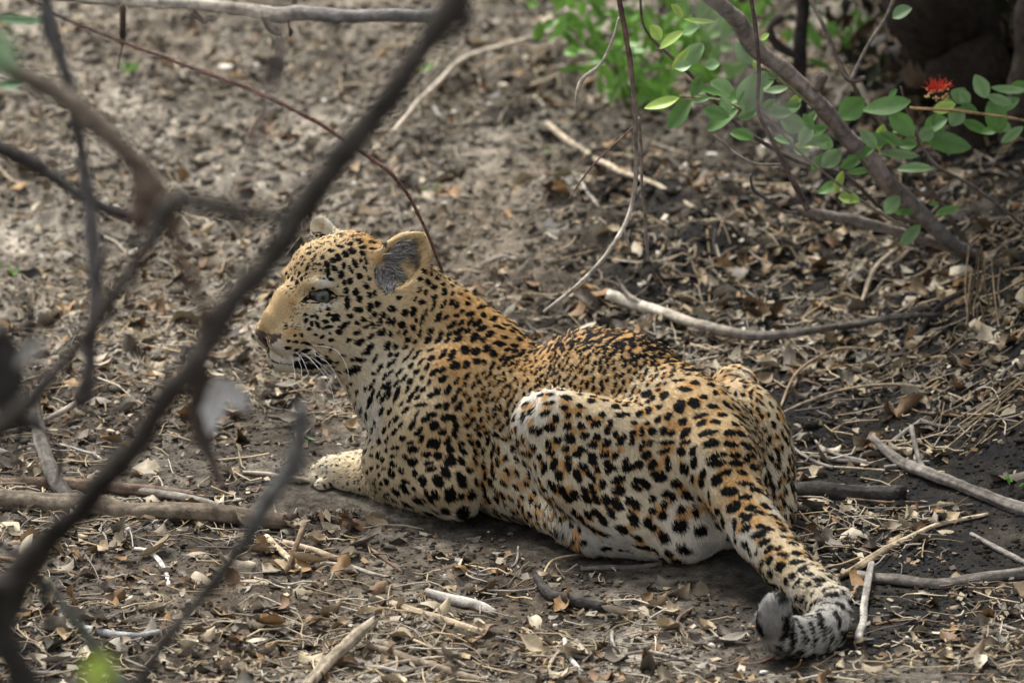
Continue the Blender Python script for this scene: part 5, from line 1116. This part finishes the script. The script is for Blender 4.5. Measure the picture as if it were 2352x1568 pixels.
shrub, sb = multi('shrub', 'green leafed shrub with thick bare grey stem and a red brush flower, upper right', 'shrub', [
    ('stem', [(2240, 600, 20, 1.15), (2215, 583, 21, 1.12), (2180, 560, 18, 1.05), (2130, 512, 19, 1.0), (2080, 458, 19, .95), (2030, 408, 21, .9), (1975, 345, 20, .85), (1920, 290, 19, .8), (1868, 232, 20, .75), (1812, 178, 19, .72), (1740, 108, 20, .7), (1680, 45, 19, .68), (1620, -20, 19, .65), (1560, -90, 18, .6)], [(.15, .15, .145), (.19, .175, .165), SG, (.20, .165, .15), SG, (.20, .17, .145), SG]),
    ('knob', W4([(1868, 205, 12), (1882, 182, 14), (1893, 172, 10)], .73), SD),
    ('side_branch', [(2235, 588, 12, 1.1), (2160, 560, 11, 1.05), (2060, 534, 12, 1.0), (1960, 508, 13, .95), (1868, 488, 14, .9), (1830, 478, 8, .9)], [SD, SG, (.26, .23, .2), SD]),
    ('twig', [(1852, 490, 5, .9), (1800, 486, 4, .88), (1770, 466, 4, .86), (1732, 436, 4, .84), (1724, 400, 3, .82)], (.09, .08, .075)),
    ('twig', [(2130, 525, 5, 1.0), (2026, 480, 5, .95), (1941, 402, 5, .9), (1830, 370, 5, .85), (1726, 312, 5, .82), (1676, 268, 5, .8), (1626, 214, 4, .78), (1590, 176, 4, .76), (1530, 120, 4, .74), (1480, 62, 3, .72), (1470, -20, 3, .7)], [SD, (.15, .12, .11), SD]),
    ('twig', [(1990, 180, 6, .9), (1955, 185, 7, .9), (1930, 150, 6, .92), (1890, 60, 5, .95), (1850, -20, 5, 1.0)], [SD, (.10, .08, .07)]),
    ('twig', [(1955, 185, 5, .9), (1990, 110, 4, .9), (2035, 40, 4, .9), (2060, -20, 4, .9)], (.24, .21, .18)),
    ('twig', [(1955, 185, 5, .9), (2000, 260, 6, .95), (2080, 360, 6, 1.0), (2160, 470, 6, 1.1), (2240, 590, 7, 1.15)], SD),
    ('twig', [(1700, 200, 3, .7), (1790, 300, 3, .72), (1860, 370, 3, .74), (1950, 440, 3, .8), (2040, 500, 4, .9), (2120, 540, 4, 1.0)], (.22, .19, .15)),
    ('twig', [(2380, 282, 3, .8), (2300, 268, 3, .8), (2200, 254, 3.5, .8), (2090, 248, 3.5, .8)], (.30, .20, .10)),
    ('twig', [(1560, 222, 2.5, .7), (1600, 224, 3, .7), (1660, 232, 3, .7), (1700, 250, 3, .7)], (.20, .19, .10)),
    ('twig', [(1700, 250, 2.5, .7), (1740, 160, 3, .7), (1800, 190, 3, .7), (1870, 250, 3, .72)], (.16, .17, .09)),
    ('twig', [(2352, 520, 4, .9), (2240, 430, 4, .9), (2150, 380, 4, .92), (2100, 300, 3, .95), (2070, 200, 3, .95)], SD),
    ('twig', [(1640, 310, 2.5, .6), (1690, 352, 2.5, .6), (1740, 376, 3, .6), (1800, 378, 3, .62)], (.22, .19, .15)),
])
LV = """690 480 170 62 18 y;772 525 175 84 52 g;760 50 84 40 -50 y;860 97 150 26 -5 y;730 182 140 52 38 y;830 250 140 84 45 b;965 405 125 95 -30 b;920 297 70 60 10 b;1062 245 130 84 -55 b;1092 428 195 128 80 b;1145 365 90 70 60 b;965 550 175 82 36 g;980 482 84 60 -60 b;1210 415 125 44 10 b;1195 345 64 46 -10 b;870 460 90 30 15 g;868 420 60 34 10 b;
1560 500 155 110 40 g;1722 490 225 98 12 g;1290 490 80 60 20 b;1290 570 120 92 -20 b;1788 568 165 96 -45 g;1990 655 245 100 -14 g;1945 570 120 84 30 g;2045 535 105 84 60 b;2062 440 80 96 65 b;2155 398 125 74 -62 b;2280 414 165 50 -4 b;2240 460 130 50 -20 b;2130 582 140 54 -26 g;2222 540 165 106 -68 g;2285 480 110 56 28 g;
1792 60 100 72 28 b;1640 640 120 60 -50 b;1820 665 84 60 10 g;1780 708 185 46 -6 b;1470 728 120 84 46 b;1430 650 110 68 -30 b;1560 745 120 56 28 g;1600 785 125 34 8 g;1850 772 165 50 2 b;1460 860 120 56 30 g;1746 940 105 78 52 b;1800 975 95 38 0 g;1832 1080 140 60 48 b;2000 966 115 40 16 g;1940 936 54 22 0 g;1352 620 110 70 60 b;1250 640 94 50 -10 b;1400 600 110 50 22 g;1540 900 64 60 40 b;1120 300 60 30 -40 y;1160 170 50 30 40 y;1750 430 60 30 50 g;1680 830 60 30 10 b;1360 560 90 50 -60 g;1180 480 70 40 40 g;1740 640 120 56 -30 g;1900 620 90 50 50 g;1620 700 110 50 30 g;1330 700 80 44 -20 b;1500 620 90 50 -60 g;1700 770 70 40 -40 b;2100 500 90 50 -30 g;2200 600 100 50 20 g;2000 480 80 60 -70 g"""
GT = {'y': (.34, .48, .10), 'g': (.11, .23, .055), 'b': (.19, .31, .13)}
rl = random.Random(77)
for u_, v_ in ((1500, 90), (1560, 140), (1600, 190), (1650, 235), (1700, 290), (1760, 250), (1700, 225), (1830, 250), (1850, 330), (1900, 370), (1960, 420), (1990, 330), (2040, 300), (2130, 300), (2180, 260), (2260, 270), (2320, 240), (2300, 300), (1740, 180), (1880, 290)):
    for _ in range(2): LV += ';%f %f %f %f %f %s' % ((u_+rl.gauss(0, 22)-1176)*2, (v_+rl.gauss(0, 18))*2, rl.uniform(70, 130), rl.uniform(36, 70), rl.uniform(-70, 80), rl.choice('gbby'))
for i, ch in enumerate(LV.replace('\n', ' ').split(';')):
    f = ch.split(); x, y_, L, W_, a = [float(q) for q in f[:5]]; u, v = 1176+x*.5, y_*.5
    yy = .62+.35*min(max((u-1500)/700, 0), 1)+random.uniform(-.05, .05)
    o = blade('leaf', None, None, u, v, yy, L*.5, W_*.5, a, np.array(GT[f[5]])*random.uniform(.8, 1.15), M_GREEN, fold=random.uniform(.1, .45), curl=random.uniform(-.7, .7), twist=random.uniform(-.5, .5), rag=.05, seed=400+i, tilt=random.uniform(.3, 1.3))
    o.parent = shrub; o.location = Vector(o.location)-sb
# the flower: a cluster of orange buds under a brush of red filaments
fc_ = V(2153, 208, .78); fl = Pile(); bd = Pile()
for k in range(70):
    a = random.uniform(.15, 2.95); e = random.gauss(0, .5); d = nz(np.array([math.cos(a), e-.1, abs(math.sin(a))+.12])); b0 = fc_+np.array([random.uniform(-.014, .014), random.uniform(-.01, .01), random.uniform(-.004, .006)])
    L = random.uniform(.011, .022); v, f = tube([b0, b0+d*L*.5+np.array([0, 0, .002]), b0+d*L], [.0007, .0006, .0004], 4); fl.add(v, f, random.choice([(.62, .035, .02), (.66, .09, .035), (.50, .02, .015)]))
for k in range(34):
    c0 = fc_+np.array([random.uniform(-.02, .02), random.uniform(-.012, .01), random.uniform(-.016, .002)]); bd.add(ico*.0024*random.uniform(.7, 1.3)+c0, icf, random.choice([(.50, .20, .10), (.55, .32, .16), (.35, .36, .12)]))
fo = fl.build('flower', M_LEAFD, None, kind=None); bo = bd.build('bud_cluster', M_LEAFD, None, kind=None)
fo.parent = shrub; fo.location = -sb; bo.parent = fo
# ---- bright plant beyond, and low herbs
def leafy_plant(label, spots, tint, y0, n, size, seed, stems=()):
    r = random.Random(seed); o = bpy.data.objects.new('leafy_plant', None); COL.objects.link(o); b = Vector(V(spots[0][0], spots[0][1]+60, y0)); o.location = b
    tag(o, label, 'plant')
    for (u, v, u2, v2) in stems:
        me = limb('stem', None, None, [(u, v, 5, y0), ((u+u2)/2+10, (v+v2)/2, 4, y0), (u2, v2, 3, y0)], (.10, .14, .05), sides=6); me.transform(Matrix.Translation(-b)); m = bpy.data.objects.new('stem', me); COL.objects.link(m); m.parent = o
    for k in range(n):
        s = r.choice(spots); u = r.gauss(s[0], s[2]); v = r.gauss(s[1], s[3])
        q = blade('leaf', None, None, u, v, y0+r.uniform(-.15, .15), size*r.uniform(.6, 1.4), size*.42*r.uniform(.6, 1.3), r.uniform(-140, 20), np.array(tint)*r.uniform(.6, 1.3), M_GREEN, fold=.3, curl=r.uniform(-1, 1), rag=.12, seed=seed+k, tilt=r.uniform(.2, 2), nu=5)
        q.parent = o; q.location = Vector(q.location)-b
leafy_plant('bright green blurred plant behind the hanging vines at the top', [(1290, 40, 28, 34), (1400, 40, 60, 36), (1480, 90, 60, 44), (1450, 170, 50, 30), (1540, 60, 60, 40), (1620, 120, 50, 50), (1700, 60, 40, 40), (1360, 110, 36, 40), (1520, 200, 40, 20)], (.15, .31, .05), 2.3, 190, 54, 900, [(1460, 260, 1440, 60), (1480, 260, 1530, 60), (1440, 250, 1380, 80), (1490, 250, 1300, 60)])
leafy_plant('dull green plant beyond the shrub near the trunk', [(1900, 60, 50, 30), (1960, 90, 50, 30), (2020, 80, 40, 30), (1640, 60, 30, 30)], (.09, .20, .04), 2.6, 60, 44, 1100, [(1940, 150, 1950, 40)])
for k, (u, v, n_, lab) in enumerate([(285, 215, 7, 'tiny green weed on the pale ground at the upper left'), (978, 222, 10, 'small green weed on the bare ground right of the diagonal branch'), (590, 2, 8, 'green weed at the top edge behind the horizontal branch'), (980, 468, 3, 'single green shoot on the ground above the near ear'), (1290, 385, 3, 'green speck of a seedling on the soil mound'), (40, 640, 4, 'little green sprout at the left edge'), (1176, 15, 6, 'green weed at the top right of the diagonal branch'), (2335, 1150, 6, 'green seedling at the right edge beside the grey branch'), (706, 1022, 4, 'green blade of grass behind the near paw')]):
    p = VG(u, v); o = bpy.data.objects.new('weed', None); COL.objects.link(o); o.location = (p[0], p[1], hz(p[0], p[1])); tag(o, lab, 'weed')
    for j in range(n_):
        g = leaf_geo(random.uniform(.015, .035), random.uniform(.005, .012), .4, .8, .2, .05, 700+j, 4); me = mesh_np('leaf', (g[0]+np.array([.012, 0, 0]))@eul(random.gauss(0, .3), -random.uniform(.1, 1.2), random.uniform(0, 6.28)).T, g[1]); add_color(me, 'tint', np.tile(np.array([.13, .30, .05])*random.uniform(.7, 1.2), (len(me.vertices), 1))); me.materials.append(M_GREEN)
        q = bpy.data.objects.new('leaf', me); COL.objects.link(q); q.parent = o; q.location = (random.uniform(-.03, .03), random.uniform(-.02, .02), .004)
# ---- old trunk, its roots, the dark thicket and the dry grass at the right
BK = (.019, .015, .012)
trunk, tb = multi('tree', 'dark old tree trunk leaning at the upper right edge', 'tree', [
    ('trunk', [(2330, 640, 120, 1.75), (2325, 520, 112, 1.75), (2310, 380, 100, 1.78), (2270, 240, 92, 1.8), (2210, 110, 96, 1.85), (2170, 0, 110, 1.9), (2140, -160, 120, 1.95)], [BK, (.028, .021, .016), BK]),
    ('root', [(2300, 600, 40, 1.6), (2260, 640, 26, 1.5), (2200, 690, 16, 1.4)], (.055, .045, .038)),
    ('limb', [(2330, 420, 40, 1.7), (2350, 250, 38, 1.7), (2372, 60, 40, 1.7), (2400, -80, 40, 1.7)], (.05, .04, .033)),
    ('limb', [(1835, 330, 15, 2.0), (1842, 220, 14, 2.0), (1832, 110, 15, 2.0), (1850, -30, 15, 2.0)], (.035, .03, .027)),
    ('limb', [(1842, 130, 10, 2.0), (1790, 110, 12, 2.0), (1770, 70, 9, 2.0), (1800, 40, 8, 2.0)], (.035, .03, .027)),
])
gr = bpy.data.objects.new('dry_grass_clump', None); COL.objects.link(gr); gb = Vector(V(2320, 780, .75)); gr.location = gb; tag(gr, 'clump of dry straw coloured grass hanging down the bank at the right edge', 'grass')
for k in range(34):
    u0, v0 = random.uniform(2215, 2390), random.uniform(560, 760); L = random.uniform(80, 380); du = random.gauss(-20, 60); y0 = random.uniform(.75, 1.0)
    pts = [(u0, v0, 2.2, y0), (u0+du*.3, v0+L*.4, 2.2, y0-.05), (u0+du*.7+random.gauss(0, 12), v0+L*.75, 1.8, y0-.12), (u0+du*1.3, v0+L, 1.0, y0-.2)]
    me = limb('blade', None, None, pts, random.choice([(.17, .125, .08), (.24, .18, .11), (.10, .075, .05), (.07, .055, .04)]), sides=4, seed=k); me.transform(Matrix.Translation(-gb)); m = bpy.data.objects.new('blade', me); COL.objects.link(m); m.parent = gr
g2 = bpy.data.objects.new('dry_grass_clump', None); COL.objects.link(g2); gb2 = Vector(V(2330, 960, .4)); g2.location = gb2; tag(g2, 'spray of pale dry grass stems slanting down to the left at the right edge', 'grass')
for k in range(16):
    u0, v0 = random.uniform(2330, 2400), random.uniform(840, 980); L = random.uniform(120, 280); a = math.radians(random.gauss(222, 9))
    pts = [(u0, v0, 2.5, .45), (u0+math.cos(a)*L*.5, v0-math.sin(a)*L*.5+6, 2.3, .36), (u0+math.cos(a)*L, v0-math.sin(a)*L, 1.4, .26)]
    me = limb('blade', None, None, pts, random.choice([(.40, .31, .19), (.32, .25, .16), (.24, .18, .12)]), sides=4, seed=k); me.transform(Matrix.Translation(-gb2)); m = bpy.data.objects.new('blade', me); COL.objects.link(m); m.parent = g2
# thicket: dead leaves and twigs massed round the trunk, and an unseen crown added to shade this side
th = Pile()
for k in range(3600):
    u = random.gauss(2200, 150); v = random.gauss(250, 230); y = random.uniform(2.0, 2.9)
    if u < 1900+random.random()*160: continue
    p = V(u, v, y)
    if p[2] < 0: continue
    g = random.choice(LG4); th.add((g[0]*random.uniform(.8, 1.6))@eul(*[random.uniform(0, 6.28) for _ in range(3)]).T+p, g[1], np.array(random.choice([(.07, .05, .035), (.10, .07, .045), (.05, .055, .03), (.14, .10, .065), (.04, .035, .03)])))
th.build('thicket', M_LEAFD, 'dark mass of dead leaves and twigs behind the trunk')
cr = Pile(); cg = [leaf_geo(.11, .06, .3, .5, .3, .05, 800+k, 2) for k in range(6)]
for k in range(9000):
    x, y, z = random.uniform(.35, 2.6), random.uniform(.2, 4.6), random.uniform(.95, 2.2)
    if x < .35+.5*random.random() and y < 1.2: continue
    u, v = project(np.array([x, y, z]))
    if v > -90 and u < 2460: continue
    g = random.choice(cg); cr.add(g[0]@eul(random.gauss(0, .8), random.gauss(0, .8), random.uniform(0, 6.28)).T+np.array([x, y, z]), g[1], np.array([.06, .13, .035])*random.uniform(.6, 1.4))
cr.build('shade_canopy', M_GREEN, 'unseen leafy crown added to shade the right side of the place')
